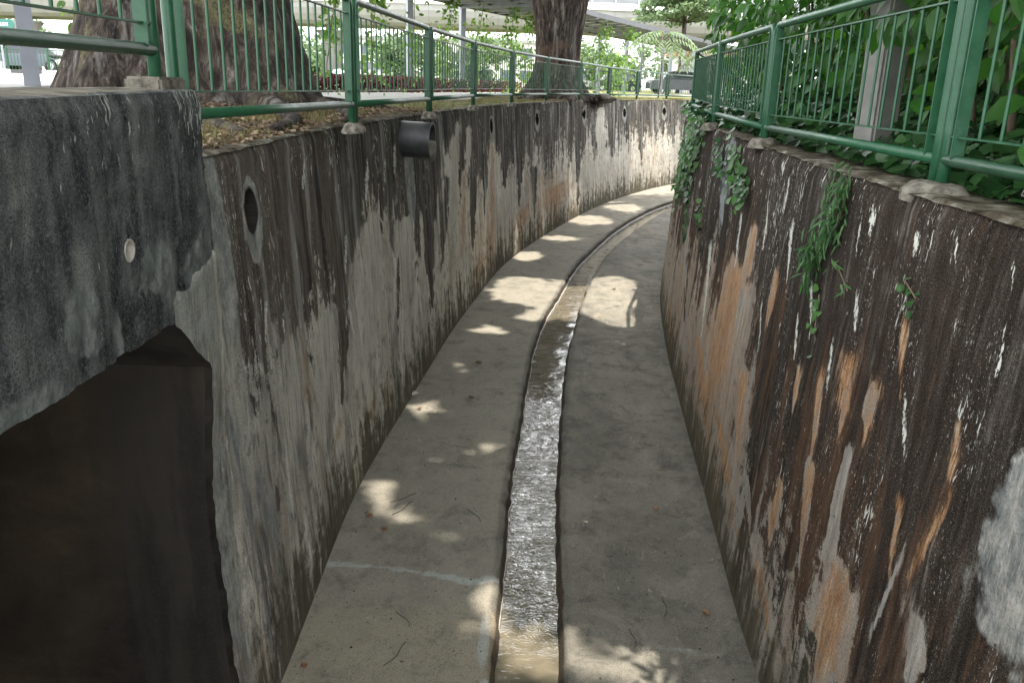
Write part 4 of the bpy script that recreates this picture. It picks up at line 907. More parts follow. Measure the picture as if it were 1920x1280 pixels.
crown(t2, 3.0, 26.0, 10.5, 9.5, 12.5, 16.5, 17000, .50, thin=lambda x, y, z, r: r < np.where(y > 33, .12, np.where(y > 28, .9, 1)))  # leaf density shaped so the water mirrors open sky farther off
# surface roots running from the trunks
def roots(tr, spec, mat):
    for pts, r in spec:
        pts = dense(np.array(pts), .15); n = len(pts); mb = MB()
        P3 = [Vector((p[0], p[1], gz(p[0], p[1]) + .02 + .05 * (1 - i / n) + .015 * mnoise.noise(Vector((p[0] * 3, p[1] * 3, 0))))) for i, p in enumerate(pts)]
        mb.tube(P3, [r * (1 - .75 * i / n) for i in range(n)], 8); mb.build('root', mat, tr, True)
roots(t1, [([(-2.9, 9.2), (-2.3, 8.3), (-1.95, 7.4), (-1.85, 6.4)], .13), ([(-2.7, 9.9), (-2.0, 9.3), (-1.7, 8.6), (-1.65, 8.2)], .11), ([(-3.6, 8.9), (-3.0, 7.4), (-2.3, 6.6), (-1.9, 5.9)], .12),
           ([(-4.2, 9.0), (-3.9, 7.6), (-3.0, 6.4), (-2.3, 5.2)], .10), ([(-2.6, 10.8), (-2.0, 11.3), (-1.7, 12)], .09)], M_BK1)
roots(t2, [([(2.4, 27.6), (3.0, 28.4), (3.0, 29.2)], .18), ([(.6, 27.3), (.3, 26), (.45, 24.5)], .14), ([(1.6, 27.0), (1.6, 26.2), (1.5, 25.4)], .15), ([(2.3, 27.4), (2.3, 26.8), (2.4, 26.9)], .12)], M_BK2)

# ------------------------------------------------------------------ litter and grass on the left bank
n = 9000; ly = rng.uniform(4.3, 13, n); lx = xl_top(ly) - .05 - rng.rand(n) ** 1.3 * 2.3
k = np.hypot(lx + 3.85, ly - 10.4) > 1.35; lx, ly = lx[k], ly[k]; n = len(lx)
P_ = np.stack([lx, ly, np.array([gz(a, b) for a, b in zip(lx, ly)]) + rng.uniform(.0, .04, n)], 1)
o = leaves('leaf_litter', P_, np.c_[rng.normal(size=(n, 2)), rng.normal(0, .25, n)], np.c_[rng.normal(0, .4, (n, 2)), np.ones(n)], rng.uniform(.015, .062, n), M_DRY, 'broad')
tag(o, 'brown leaf litter and twigs on the left bank round the mossy tree', 'leaf litter', kind='stuff')
def grass(name, n, y0, y1, w0, w1, size, label, den=None, seed=5.0):
    ly = rng.uniform(y0, y1, n); lx = xl_top(ly) - w0 - rng.rand(n) * (w1 - w0)
    nn_ = pnoise(lx, ly, 1.1, seed, 3); k = (nn_ + rng.uniform(-.15, .15, n)) > .0
    k &= (np.hypot(lx + 3.85, ly - 10.4) > 1.6) & (np.hypot(lx - 1.5, ly - 28.3) > 1.3)
    lx, ly = lx[k], ly[k]; n = len(lx)
    P_ = np.stack([lx, ly, np.array([gz(a, b) for a, b in zip(lx, ly)]) - .01], 1)
    o = leaves(name, P_, np.c_[rng.normal(0, .45, (n, 2)), np.ones(n)], rdir(n), rng.uniform(.5, 1.2, n) * size, M_GRASS, 'blade'); tag(o, label, 'grass', kind='stuff')
grass('grass', 16000, 4.6, 9.5, .12, 1.2, .06, 'thin dry tufts of grass by the mossy tree', seed=2.0)
grass('grass', 30000, 9.5, 44, .15, 3.2, .07, 'dry yellowish grass verge between left wall and footpath', seed=9.0)

# ------------------------------------------------------------------ right bank: ivy and broad leaved shrubs
def ivy_bed(label, y0, y1, n, seed):
    y = rng.uniform(y0, y1, n); w_ = rng.rand(n) ** .9 * 3.0; e0 = np.interp(y, [0, 4, 5, 8, 9.5, 12, 18], [.42, .40, .40, .30, .22, .04, -.02])
    x = xr_top(y) + e0 + w_ + pnoise(y, y * 0, 2.5, seed, 3) * .10
    hh = .06 + .42 * sstep(w_, .1, 1.2) + pnoise(x, y, 2.0, seed + 4, 3) * .12 + .10 * np.exp(-w_ * 6) * (y > 9)
    z = -.12 + np.clip(hh, .02, 1) * (.25 + .75 * rng.rand(n) ** .5) + .02
    fwd = np.c_[-np.abs(rng.normal(.6, .6, n)), rng.normal(0, .7, n), rng.normal(-.35, .35, n)]
    nr = np.c_[rng.normal(-.35, .35, n), rng.normal(-.25, .35, n), np.ones(n)]
    o = leaves('ivy', np.stack([x, y, z], 1), fwd, nr, rng.uniform(.07, .15, n), M_IVY, 'ivy'); tag(o, label, 'ivy', kind='stuff')
ivy_bed('dark glossy ivy covering the right bank behind the railing', 0.3, 21, 16000, 60.)
def edge_vine(name, pts, n, spread, size, mat, kind, label, droop=-1.0, out=.05, cat='vine', stem=True):
    D = dense(np.array(pts), .04); idx = rng.randint(0, len(D), n); y = D[idx, 0] + rng.normal(0, spread, n); z = D[idx, 1] + rng.normal(0, spread, n)
    z = np.minimum(z, -.02)
    xw = curve_at(y, dFR) + BAT * (z - FLOOR); x = xw - rng.rand(n) * out - .01
    fwd = np.c_[rng.normal(-.35, .25, n), rng.normal(0, .6, n), rng.normal(droop, .4, n)]
    nr = np.c_[-np.ones(n), rng.normal(-.3, .3, n), rng.normal(.5, .3, n)]
    t = thing(name, label, cat, (float(curve_at(pts[0][0], dFR)) + .2, pts[0][0], pts[0][1]))
    leaves('foliage', np.stack([x, y, z], 1), fwd, nr, rng.uniform(.7, 1.25, n) * size, mat, kind, t)
    if stem:
        mb = MB(); P3 = [(float(curve_at(p[0], dFR)) + BAT * (p[1] - FLOOR) - .012, p[0], p[1]) for p in D[::3]]
        if len(P3) > 1: mb.tube(P3, .004, 5); mb.build('stem', M_STEM, t)
    return t
edge_vine('hanging_ivy', [(11.6, -.05), (12.4, -.4), (13.0, -.8), (13.1, -1.0)], 520, .22, .08, M_CREEP, 'ivy', 'ivy trailing over the far end of the right wall', -.8, .16)
edge_vine('hanging_ivy', [(12.2, -.9), (12.0, -1.4), (12.0, -1.7)], 26, .12, .09, M_IVY, 'ivy', 'thin lower strand of ivy at the far end of the right wall', -.8, .05)
edge_vine('hanging_ivy', [(8.9, -.3), (8.35, -.42), (8.1, -.45), (7.8, -.55)], 90, .10, .075, M_CREEP, 'ivy', 'small bright green creeper beside the bluish cement streak of the right wall', -.7, .07)
edge_vine('hanging_ivy', [(9.9, -.32), (9.5, -.42), (9.2, -.55)], 50, .10, .07, M_IVY, 'ivy', 'small dark creeper left of the bluish cement streak on the right wall', -.7, .07)
edge_vine('hanging_weed', [(4.98, -.1), (5.0, -.3), (5.08, -.45), (5.3, -.62), (5.2, -.72)], 360, .06, .085, M_GRASSY, 'narrow', 'long narrow leaved weed hanging down the middle of the right wall', -1.0, .10)
edge_vine('hanging_weed', [(5.1, -.85), (5.05, -1.1), (5.1, -1.2)], 12, .05, .055, M_CREEP, 'ivy', 'few pale round leaves on the stem end below the hanging weed', -.6, .03)
edge_vine('wall_seedling', [(3.95, -.50), (3.80, -.55)], 12, .03, .042, M_CREEP, 'ivy', 'tiny bright seedling growing on the near part of the right wall', -.2, .03, 'seedling')
edge_vine('wall_seedling', [(4.9, -.62), (4.65, -.72)], 9, .035, .085, M_CREEP, 'narrow', 'two leaf seedling beside the hanging weed on the right wall', -.2, .04, 'seedling')
edge_vine('wall_seedling', [(10.7, -1.0), (10.45, -1.3)], 16, .07, .075, M_CREEP, 'ivy', 'small leaf cluster halfway down the far part of the right wall', -.3, .04, 'seedling')

def big_shrub(label, y0, y1, n, xo=.35, depth=2.3, zmax=4.2, size=.17, hang=.8):
    t = thing('broad_leaved_shrub', label, 'shrub', (float(xr_top((y0 + y1) / 2)) + 1.5, (y0 + y1) / 2, -.05), 'broad leaved shrubs behind the right railing')
    y = rng.uniform(y0, y1, n); dd = rng.rand(n) ** 1.5
    z = rng.uniform(.1, zmax, n)
    bulge = .35 * pnoise(y, z, .9, 90 + y0, 3) + .25 * np.sin(z * 1.1)
    x = xr_top(y) + .28 + xo + dd * depth - bulge - np.where(z > 1.1, .25, 0)
    x = np.where(z < 1.05, np.maximum(x, xr_top(y) + .42), x)
    cl_ = ~((z < .80) & (np.abs(x - y * .412) < .25) & (y > 4.6) & (y < 7.05)); x, y, z, dd = x[cl_], y[cl_], z[cl_], dd[cl_]
    ca = .5 + .5 * pnoise(y, z, 1.6, 33 + y0, 3) ; k = (rng.rand(len(x)) < np.clip(1.3 * (z / 1.0 - .12), .08, 1))
    x, y, z, dd = x[k], y[k], z[k], dd[k]; m = len(x)
    fwd = np.c_[rng.normal(-.55, .45, m), rng.normal(-.15, .5, m), rng.normal(-hang, .45, m)]
    nr = np.c_[rng.normal(-.8, .4, m), rng.normal(-.3, .5, m), rng.normal(.8, .3, m)]
    leaves('foliage', np.stack([x, y, z], 1), fwd, nr, rng.uniform(.6, 1.25, m) * size, M_BIG, 'broad', t, np.clip(rng.normal(.45, .25, m) + .25 * (z > 1.2), 0, 1))
    for q in range(5):
        yy_ = rng.uniform(y0 + .3, y1 - .3); xx_ = float(xr_top(yy_)) + 1.0 + rng.rand()
        mb = MB(); mb.tube([(xx_, yy_, -.1), (xx_ - .1, yy_ + .1, .9), (xx_ - .3, yy_ - .1, 1.8), (xx_ - .35, yy_, 2.8)], [.03, .025, .018, .01], 7); mb.build('stem', M_STEM, t, True)
    return t
big_shrub('nearest broad leaved shrub at the right edge, in deep shade', 0.5, 4.6, 3800)
big_shrub('broad leaved shrub around the grey concrete column', 4.6, 7.6, 3200)
big_shrub('broad leaved shrub behind the second right railing panel', 7.6, 11.2, 3200)
big_shrub('light green broad leaved shrub leaning over the far right railing', 11.2, 13.2, 2000, size=.19)
big_shrub('farthest broad leaved shrub where the right railing bends away', 13.2, 20.5, 1500, size=.16, zmax=1.15, depth=3, xo=.7)
def backing(label, y0, y1, n):  # added leaf layer that blocks bright sky showing through the shrubs
    y = rng.uniform(y0, y1, n); x = xr_top(y) + 3.2 + rng.rand(n) * 1.6; z = rng.uniform(0, 6.0, n)
    o = leaves('hedge', np.c_[x, y, z], rdir(n), np.c_[-np.ones(n), rng.normal(0, .5, (n, 2))], rng.uniform(.4, .65, n), M_BIG, 'broad', None, rng.rand(n) * .5); tag(o, label, 'hedge')
backing('added leaf screen darkening the gaps behind the broad leaved shrubs on the right bank', -2.5, 24, 24000)
M_PIL = plain('column_concrete', (.17, .167, .155), .85, .2, 5)
mb = MB(); mb.box((2.88, 6.95, 1.8), (.24, .24, 4.2), (Vector((.94, .34, 0)), Vector((-.34, .94, 0)), Vector((0, 0, 1)))); o = mb.build('concrete_column', M_PIL)
bm = bmesh.new(); bm.from_mesh(o.data); bmesh.ops.bevel(bm, geom=[e for e in bm.edges if abs(e.verts[0].co.z - e.verts[1].co.z) > 1], offset=.02, segments=2, affect='EDGES'); bm.to_mesh(o.data); bm.free()
tag(o, 'pale grey square column standing in the shrubs behind the right railing', 'column')

# ------------------------------------------------------------------ covered walkway
M_STEEL = plain('grey_steel', (.19, .205, .235), .5, .1, 3); M_DKS = plain('dark_fascia', (.04, .045, .055), .5, .15, 3); M_SHEET = plain('roof_sheet', (.50, .49, .47), .7, .1, 2)
wk = thing('covered_walkway', 'covered walkway with grey steel columns and flat roof behind the left bank', 'walkway', (-4, 33, 0))
far_e = np.array([(-11.5, 8), (-10.5, 14), (-8.2, 21), (-6.0, 28), (-4.2, 32), (-2.5, 36.7), (1.15, 44.9), (4.5, 52.8), (9.8, 64), (15.3, 74.6)])
near_e = np.array([(-7.0, 8), (-6.4, 14), (-4.4, 20), (-1.2, 27.5), (-.1, 31), (1.2, 34.2), (3.4, 40), (7.6, 49), (12.5, 59), (18, 70)])
ZR0 = 3.36; mr = MB(); mf = MB(); mg = MB()
for i in range(len(far_e) - 1):
    a, b, c, d = far_e[i], far_e[i + 1], near_e[i + 1], near_e[i]
    V = [(*a, ZR0 + .12), (*b, ZR0 + .12), (*c, ZR0 + .12), (*d, ZR0 + .12), (*a, ZR0 + .18), (*b, ZR0 + .18), (*c, ZR0 + .18), (*d, ZR0 + .18)]
    mr.add(V, [(0, 1, 2, 3), (4, 7, 6, 5)])
    for p, q, sgn in ((a, b, 1), (d, c, -1)): mf.beam((*p, ZR0 + .10), (*q, ZR0 + .10), .08, .22)
    nseg = max(1, int(np.linalg.norm(b - a) / 1.1))
    for k in range(nseg + 1):
        t_ = k / nseg; p = a * (1 - t_) + b * t_; q = d * (1 - t_) + c * t_; mg.beam((*p, ZR0 + .03), (*q, ZR0 + .03), .05 if k else .12, .10 if k else .2)
    for s_ in (.33, .66):
        p = a * (1 - s_) + d * s_; q = b * (1 - s_) + c * s_; mg.beam((*p, ZR0 + .06), (*q, ZR0 + .06), .06, .1)
mr.build('roof', M_SHEET, wk); mf.build('fascia', M_DKS, wk); mg.build('roof_frame', M_STEEL, wk)
for (x_, y_) in [(-7.3, 13.0), (-7.0, 26.6), (-4.15, 33), (-2.45, 37), (5.0, 56), (7.2, 60), (11.0, 68), (12.3, 72), (14.1, 76), (15.3, 78), (-6.2, 29.5)][:-1]:
    mb = MB(); ry = .5; s_ = .22
    mb.box((x_, y_, 1.8), (s_, s_, 3.7), (Vector((math.cos(ry), math.sin(ry), 0)), Vector((-math.sin(ry), math.cos(ry), 0)), Vector((0, 0, 1)))); mb.build('column', M_STEEL, wk)

# climbing vines on wires along the walkway
def wire_vine(label, x, y, z1, n, spread=.35, lean=.3):
    t = thing('climbing_vine', label, 'vine', (x, y, 0), 'climbing vines on wires along the walkway')
    pts = [Vector((x + lean * (k / 10) ** 1.3 + .08 * mnoise.noise(Vector((x, y, k * .6))), y, z1 * k / 10)) for k in range(11)]
    mb = MB(); mb.tube(pts, .012, 5); mb.build('stem', M_STEM, t)
    q = rng.rand(n) ** .8; cl = pnoise(q * 3, q * 0 + x, 2.0, x, 3); q = q[(cl + rng.uniform(-.25, .3, n)) > -.05]; n = len(q)
    P_ = np.stack([x + lean * q ** 1.3, np.full(n, y), z1 * q], 1) + rng.normal(0, spread, (n, 3)) * np.c_[(1 - q * .6)][:, :1]
    P_[:, 2] = np.abs(P_[:, 2])
    leaves('foliage', P_, np.c_[rng.normal(0, .6, (n, 2)), rng.normal(-.6, .4, n)], rdir(n), rng.uniform(.12, .22, n), M_VINE, 'broad', t)
VN = [('vine between the mossy trunk and the nearest railing post', -4.55, 20.5, 3.4, 260, .28), ('vine seen through the first railing panel past the trunk', -3.9, 22.5, 3.6, 260, .30),
      ('vine left of the grey walkway column above the second railing panel', -3.4, 27.5, 3.6, 230, .3), ('dark leafy vine climbing beside the column at the roof bracket', -3.0, 33, 3.5, 260, .35),
      ('vine hanging from the roof edge over the third railing panel', -1.9, 35, 3.6, 240, .35), ('slender vine left of the central tree with bright leaves', -.6, 36, 3.5, 300, .4),
      ('dense yellow green vine just left of the central trunk', .1, 38, 3.3, 380, .45), ('vine right behind the central trunk', 3.6, 42, 3.2, 260, .4),
      ('broad leafy vine between two columns right of the central trunk', 5.2, 45, 3.2, 420, .5), ('low vine clump by the railing right of the central trunk', 4.3, 43, 1.8, 260, .45)]
for (lb, x_, y_, z_, n_, s_) in VN: wire_vine(lb, x_, y_, z_, int(n_ * 1.7), s_, rng.uniform(.1, .6))
# shrub stems by the road at far left
t = thing('roadside_sapling', 'thin sapling with large leaves between grey column and mossy trunk', 'sapling', (-5.2, 10.5, 0))
mb = MB()
for dx in (0, .12, .3, -.1): mb.tube([(-5.55 + dx, 11.0, 0), (-5.5 + dx, 11, .5), (-5.45 + dx * .7, 11, 1.2), (-5.3 + dx * .5, 11, 2.2)], .012, 6)
mb.build('stem', M_STEM, t); n = 90
leaves('foliage', np.c_[rng.normal(-5.35, .22, n), rng.normal(11, .2, n), rng.uniform(.5, 2.3, n)], np.c_[rng.normal(0, .7, (n, 2)), rng.normal(-.7, .4, n)], rdir(n), rng.uniform(.10, .2, n), M_VINE, 'broad', t)
# maroon hedge
n = 9000; s_ = rng.rand(n); hx = np.interp(s_, [0, .35, .7, 1], [-7.4, -5.0, -2.6, -.2]); hy = np.interp(s_, [0, .35, .7, 1], [22, 27.5, 36, 45])
P_ = np.c_[hx + rng.normal(0, .22, n), hy + rng.normal(0, .22, n), rng.uniform(0.02, .5, n)]
o = leaves('hedge', P_, rdir(n), rdir(n), rng.uniform(.06, .12, n), M_HEDGE, 'ivy'); tag(o, 'low maroon hedge along the far side of the footpath', 'hedge')

# ------------------------------------------------------------------ viaduct
M_VIA = plain('viaduct_concrete', (.27, .268, .262), .9, .08, .6); M_VIAW = plain('viaduct_parapet', (.72, .71, .69), .85, .05, .5); M_VR = plain('viaduct_barrier', (.20, .21, .235), .6, .1, .6)
via = thing('viaduct', 'long concrete viaduct with pale parapet crossing the background', 'viaduct', (0, 98, 0))
prof = [(-3.2, 5.9), (-3.7, 6.25), (-4.15, 6.9), (-4.4, 7.5), (-4.45, 8.15), (4.45, 8.15), (4.4, 7.5), (4.15, 6.9), (3.7, 6.25), (3.2, 5.9)]
xs = np.arange(-140, 141, 2.5); zo = np.interp(xs, [-140, 0, 40, 140], [.35, .25, -.2, -2.5]); yo = 100 + (xs / 40.) ** 2
V = [(x_, y_ + p[0], p[1] + z_) for x_, y_, z_ in zip(xs, yo, zo) for p in prof]; n = len(prof); F = []
for i in range(len(xs) - 1): F += [(i * n + k, (i + 1) * n + k, (i + 1) * n + (k + 1) % n, i * n + (k + 1) % n) for k in range(n)]
mesh_obj('girder', V, F, M_VIA, via); mj = MB(); mp = MB(); mrl = MB()
for i in range(len(xs) - 1):
    x_, y_, z_ = xs[i], yo[i], zo[i]; x2, y2, z2 = xs[i + 1], yo[i + 1], zo[i + 1]
    mp.beam((x_, y_ - 4.5, 8.4 + z_), (x2, y2 - 4.5, 8.4 + z2), .22, .55); mrl.beam((x_, y_ - 4.5, 9.2 + z_), (x2, y2 - 4.5, 9.2 + z2), .1, .7)
    mp.box((x_, y_ - 4.6, 9.15 + z_), (.12, .12, 1.0)); mp.beam((x_, y_ - 4.5, 9.62 + z_), (x2, y2 - 4.5, 9.62 + z2), .14, .10)
    mj.add([(x_ - .03, y_ + p[0] * 1.004, p[1] + z_ - .004) for p in prof[:5]] + [(x_ + .03, y_ + p[0] * 1.004, p[1] + z_ - .004) for p in prof[:5]], [(k, k + 1, k + 6, k + 5) for k in range(4)])
mp.build('parapet', M_VIAW, via); mrl.build('barrier', M_VR, via); mj.build('panel_joints', M_VR, via)
for x_ in (-56.5, -21.5, 30, 66):
    mb = MB(); mb.tube([(x_, 101, -.5), (x_, 101, 4.6), (x_, 101, 5.7)], [1.0, 1.0, 1.9], 20); mb.build('pier', M_VIA, via, True)

# ------------------------------------------------------------------ background trees, buildings, lamp, sign
def bg_tree(label, x, y, h, r, n, size=.7, mat=None, trunk_r=.2, layers=False, name='tree', z0f=.35):
    t = thing(name, label, 'tree', (x, y, 0)); mb = MB(); mb.tube([(x, y, -.1), (x + .1, y, h * .4), (x - .1, y, h * .8)], [trunk_r, trunk_r * .75, trunk_r * .35], 8); mb.build('trunk', M_BK2, t, True)
    if layers:
        lv = rng.randint(0, 6, n); zc = h * (z0f + (1 - z0f) * lv / 6 + .08); a = rng.uniform(0, 6.283, n); rr = np.sqrt(rng.rand(n)) * r * (1 - .1 * lv)
        P_ = np.c_[x + rr * np.cos(a), y + rr * np.sin(a), zc + rng.normal(0, .12, n) + .12 * rr * np.sin(a * 3 + lv)]
        mb = MB()
        for L_ in range(6):
            for q in range(5):
                aa = q * 1.256 + L_ * .7; zz_ = h * (z0f + (1 - z0f) * L_ / 6 + .03); mb.tube([(x, y, zz_), (x + math.cos(aa) * r * .8, y + math.sin(aa) * r * .8, zz_ + .5)], [.06, .02], 5)
        mb.build('branches', M_BK2, t)
        nr = np.c_[rng.normal(0, .4, (n, 2)), np.ones(n)]
    else:
        cn = 14; cs = np.c_[rng.normal(0, r * .5, cn), rng.normal(0, r * .5, cn), rng.uniform(z0f * h, h, cn)]; idx = rng.randint(0, cn, n)
        P_ = np.array([x, y, 0]) + cs[idx] + rng.normal(0, r * .28, (n, 3)) * np.array([1, 1, .7]); P_[:, 2] = np.clip(P_[:, 2], .2, None); nr = rdir(n)
    leaves('crown', P_, rdir(n), nr, size * rng.uniform(.6, 1.3, n), mat or M_TREE, 'clump', t); return t
bg_tree('feathery layered tree rising in front of the viaduct beside the right shrubs', 14.6, 80, 12.5, 4.6, 3600, .6, layers=True, z0f=.46, trunk_r=.28)
k = 0
adj = ['leftmost green tree under the viaduct by the road', 'green tree under the viaduct left of the mossy trunk', 'round tree under the viaduct past the first railing panel', 'low tree under the viaduct over the maroon hedge', 'small tree under the viaduct left of the central trunk', 'tree under the viaduct just right of the central trunk', 'far tree beyond the parked cars at the bend', 'pale far tree at the right end of the walkway']
for lb, x_ in zip(adj, (-70, -52, -30, -17, -6, 12, 22, 34)):
    bg_tree(lb, x_, 118 + rng.uniform(-4, 8), rng.uniform(5.5, 8), rng.uniform(3.5, 5), 900, 1.0, z0f=.1)
M_BLD = plain('pale_building', (.60, .59, .56), .85, .05, .3); M_GLS = plain('window_glass', (.10, .13, .15), .15, .2, 1); M_ROOFR = plain('red_roof', (.42, .12, .08), .8, .1, 1)
def building(label, x, y, w_, d_, h, floors, roof=None):
    t = thing('building', label, 'building', (x, y, 0)); mb = MB(); mb.box((x, y, h / 2), (w_, d_, h)); mb.build('wall', M_BLD, t)
    mb = MB(); mb.box((x, y, h + .25), (w_ + .8, d_ + .8, .5)); mb.build('roof', roof or M_VIA, t)
    nw = max(2, int(w_ / 3.2))
    for f in range(floors):
        for q in range(nw):
            mb = MB(); mb.box((x - w_ / 2 + (q + .5) * w_ / nw, y - d_ / 2 - .03, (f + .55) * h / floors), (w_ / nw * .6, .12, h / floors * .45)); mb.build('window', M_GLS, t)
building('pale low building far behind the parked motorcycles', -62, 150, 34, 10, 6, 2)
building('long pale building under the viaduct behind the vines', -14, 152, 40, 10, 7, 2)
building('small white building with red roof beyond the walkway end', 24, 112, 9, 6, 4.4, 1, M_ROOFR)
# street lamp pole
t = thing('street_lamp', 'slim grey street lamp pole in front of the viaduct right of the central trunk', 'street lamp', (11.6, 84, 0))
mb = MB(); mb.tube([(11.6, 84, 0), (11.6, 84, 9), (11.6, 84, 10.5), (11.3, 83.7, 11.1), (10.2, 83, 11.4)], [.13, .10, .08, .07, .06], 8); mb.build('pole', M_STEEL, t, True)
mb = MB(); mb.box((9.8, 82.8, 11.4), (.9, .35, .14)); mb.build('lamp_head', M_STEEL, t)
# green street name sign
M_SIGN = plain('sign_green', (.008, .11, .085), .4, .05, 3)
t = thing('street_sign', 'green rounded street name sign at the far left edge', 'sign', (-27, 41.8, 0)); cx_, cz_ = -24.95, 2.44
V = []; 
for s_, yy_ in ((0, 41.6), (1, 41.64)):
    for k in range(12): q = math.pi / 2 - math.pi * k / 11; V.append((cx_ + .9 + math.cos(q) * .2, yy_, cz_ + math.sin(q) * .2))
    for k in range(12): q = -math.pi / 2 - math.pi * k / 11; V.append((cx_ - .9 + math.cos(q) * .2, yy_, cz_ + math.sin(q) * .2))
F = [tuple(range(24)), tuple(range(47, 23, -1))] + [(k, 24 + k, 24 + (k + 1) % 24, (k + 1) % 24) for k in range(24)]
mesh_obj('plate', V, F, M_SIGN, t)
mb = MB()
for k, (a_, wd) in enumerate([(-.75, .16), (-.55, .10), (-.40, .12), (-.22, .08), (.05, .2), (.28, .1), (.43, .12), (.6, .1), (.75, .1)]): mb.box((cx_ + a_, 41.59, cz_ - (.0 if k in (0, 4) else .02)), (wd, .01, .19 if k in (0, 4) else .14))
mb.build('lettering', M_WHT, t)
mb = MB(); mb.tube([(cx_ + .3, 41.7, 0), (cx_ + .3, 41.7, 3.1)], .05, 8); mb.build('post', M_STEEL, t)
# green fence beyond the road
t = thing('roadside_fence', 'green bar fence behind the painted kerb at the far left', 'fence', (-25, 42.5, .2)); mb = MB(); mp_ = MB()
for x_ in np.arange(-44, -13, .16): mb.box((x_, 42.6, .85), (.02, .02, .95))
mb.beam((-44, 42.6, 1.33), (-13, 42.6, 1.33), .04, .04); mb.beam((-44, 42.6, .38), (-13, 42.6, .38), .04, .04); mb.build('bars', M_GRN, t)
for x_ in np.arange(-43, -13, 2.0):
    mp_ = MB(); mp_.box((x_, 42.6, .8), (.09, .09, 1.3)); mp_.build('post', M_GRN, t)

# ------------------------------------------------------------------ vehicles
M_TYRE = plain('tyre', (.02, .02, .02), .8, .2, 8); M_RIM = plain('rim', (.45, .45, .46), .35, .1, 4, .6)
def car(label, x, y, z, rot, paint, L=4.5, W=1.75, Hh=1.5, group='parked cars beyond the banks'):
    t = thing('parked_car', label, 'car', (x, y, z), group); Mx = Matrix.Rotation(rot, 4, 'Z'); O = Vector((x, y, z))
    def T(p): return O + (Mx @ Vector(p))
    h = Hh
    body = [(-.5, .22), (-.5, .50), (-.47, .60), (-.36, .63), (-.16, .66), (.28, .66), (.42, .60), (.49, .52), (.5, .35), (.49, .2)]
    gh_ = [(-.30, .64), (-.22, .95), (-.10, 1.0), (.16, 1.0), (.30, .90), (.42, .63)]
    def loft(pr, wf, name, mat):
        V = []; n = len(pr)
        for s_ in (-1, -.86, .86, 1):
            k = 1.0 if abs(s_) < .9 else .96
            V += [T((p[0] * L * k, s_ * W / 2 * wf(p[1]), p[1] * h * (1 if abs(s_) < .9 else .985))) for p in pr]
        F = [tuple(range(n))] + [tuple(range(4 * n - 1, 3 * n - 1, -1))]
        for r_ in range(3): F += [(r_ * n + k, (r_ + 1) * n + k, (r_ + 1) * n + (k + 1) % n, r_ * n + (k + 1) % n) for k in range(n)]
        mb = MB(); mb.add(V, F); o = mb.build(name, mat, t); smooth_angle(o, 35); return o
    loft(body, lambda q: 1.0, 'body', paint); loft(gh_, lambda q: 1 - .25 * max(0, q - .64) / .36, 'windows', M_CGL)
    roof_ = [(-.215, .965), (-.10, 1.015), (.16, 1.015), (.285, .925), (.26, .90), (.15, .985), (-.10, .985), (-.2, .945)]
    loft(roof_, lambda q: .80, 'roof', paint)
    for sx in (-.31, .31):
        for sy in (-1, 1):
            mb = MB(); c = T((sx * L, sy * W * .44, .31)); ax = (Mx @ Vector((0, 1, 0))) * .1; mb.tube([c - ax, c + ax], .31, 16); w1 = mb.build('wheel', M_TYRE, t)
            mb = MB(); mb.tube([c + ax * sy * 1.02, c + ax * sy * 1.08], .19, 12); link_ = mb.build('rim', M_RIM, t); link_.parent = w1; link_.matrix_parent_inverse = Matrix.Identity(4); link_.location = (0, 0, 0)
    for sy in (-.34, .34):
        mb = MB(); mb.box(T((-.497 * L, sy * W * 2 * .5, .50 * h)), (.06, .3, .12), (Mx @ Vector((1, 0, 0)), Mx @ Vector((0, 1, 0)), Vector((0, 0, 1)))); mb.build('headlight', M_RIM, t)
    return t
M_CGL = plain('car_glass', (.03, .035, .04), .08, .1, 2)
M_C1 = plain('dark_grey_paint', (.05, .055, .06), .25, .1, 1, .3); M_C2 = plain('black_car_paint', (.02, .02, .025), .25, .1, 1); M_C3 = plain('blue_grey_paint', (.10, .13, .15), .3, .1, 1, .2); M_C4 = plain('silver_paint', (.45, .46, .47), .3, .1, 1, .4)
car('large dark grey car parked behind the walkway columns at the bend', 12.9, 71, -.02, .06, M_C1, 5.0, 1.9, 1.8)
car('black car seen between the railing posts right of the central trunk', 8.6, 78, .05, .1, M_C2, 4.4)
car('silver car far behind the vines right of the central trunk', 4.6, 84, .1, 0.2, M_C4, 4.3)
car('blue grey car parked behind the green fence at the far left', -26.0, 46.5, .30, .15, M_C3, 3.8, 1.7, 1.4)
car('silver car half hidden behind the grey column at the far left', -32.2, 47.5, .30, .1, M_C4, 4.2)
car('white roofed car glimpsed through the second railing panel', -11.0, 60, .1, 1.2, M_C4, 4.2)
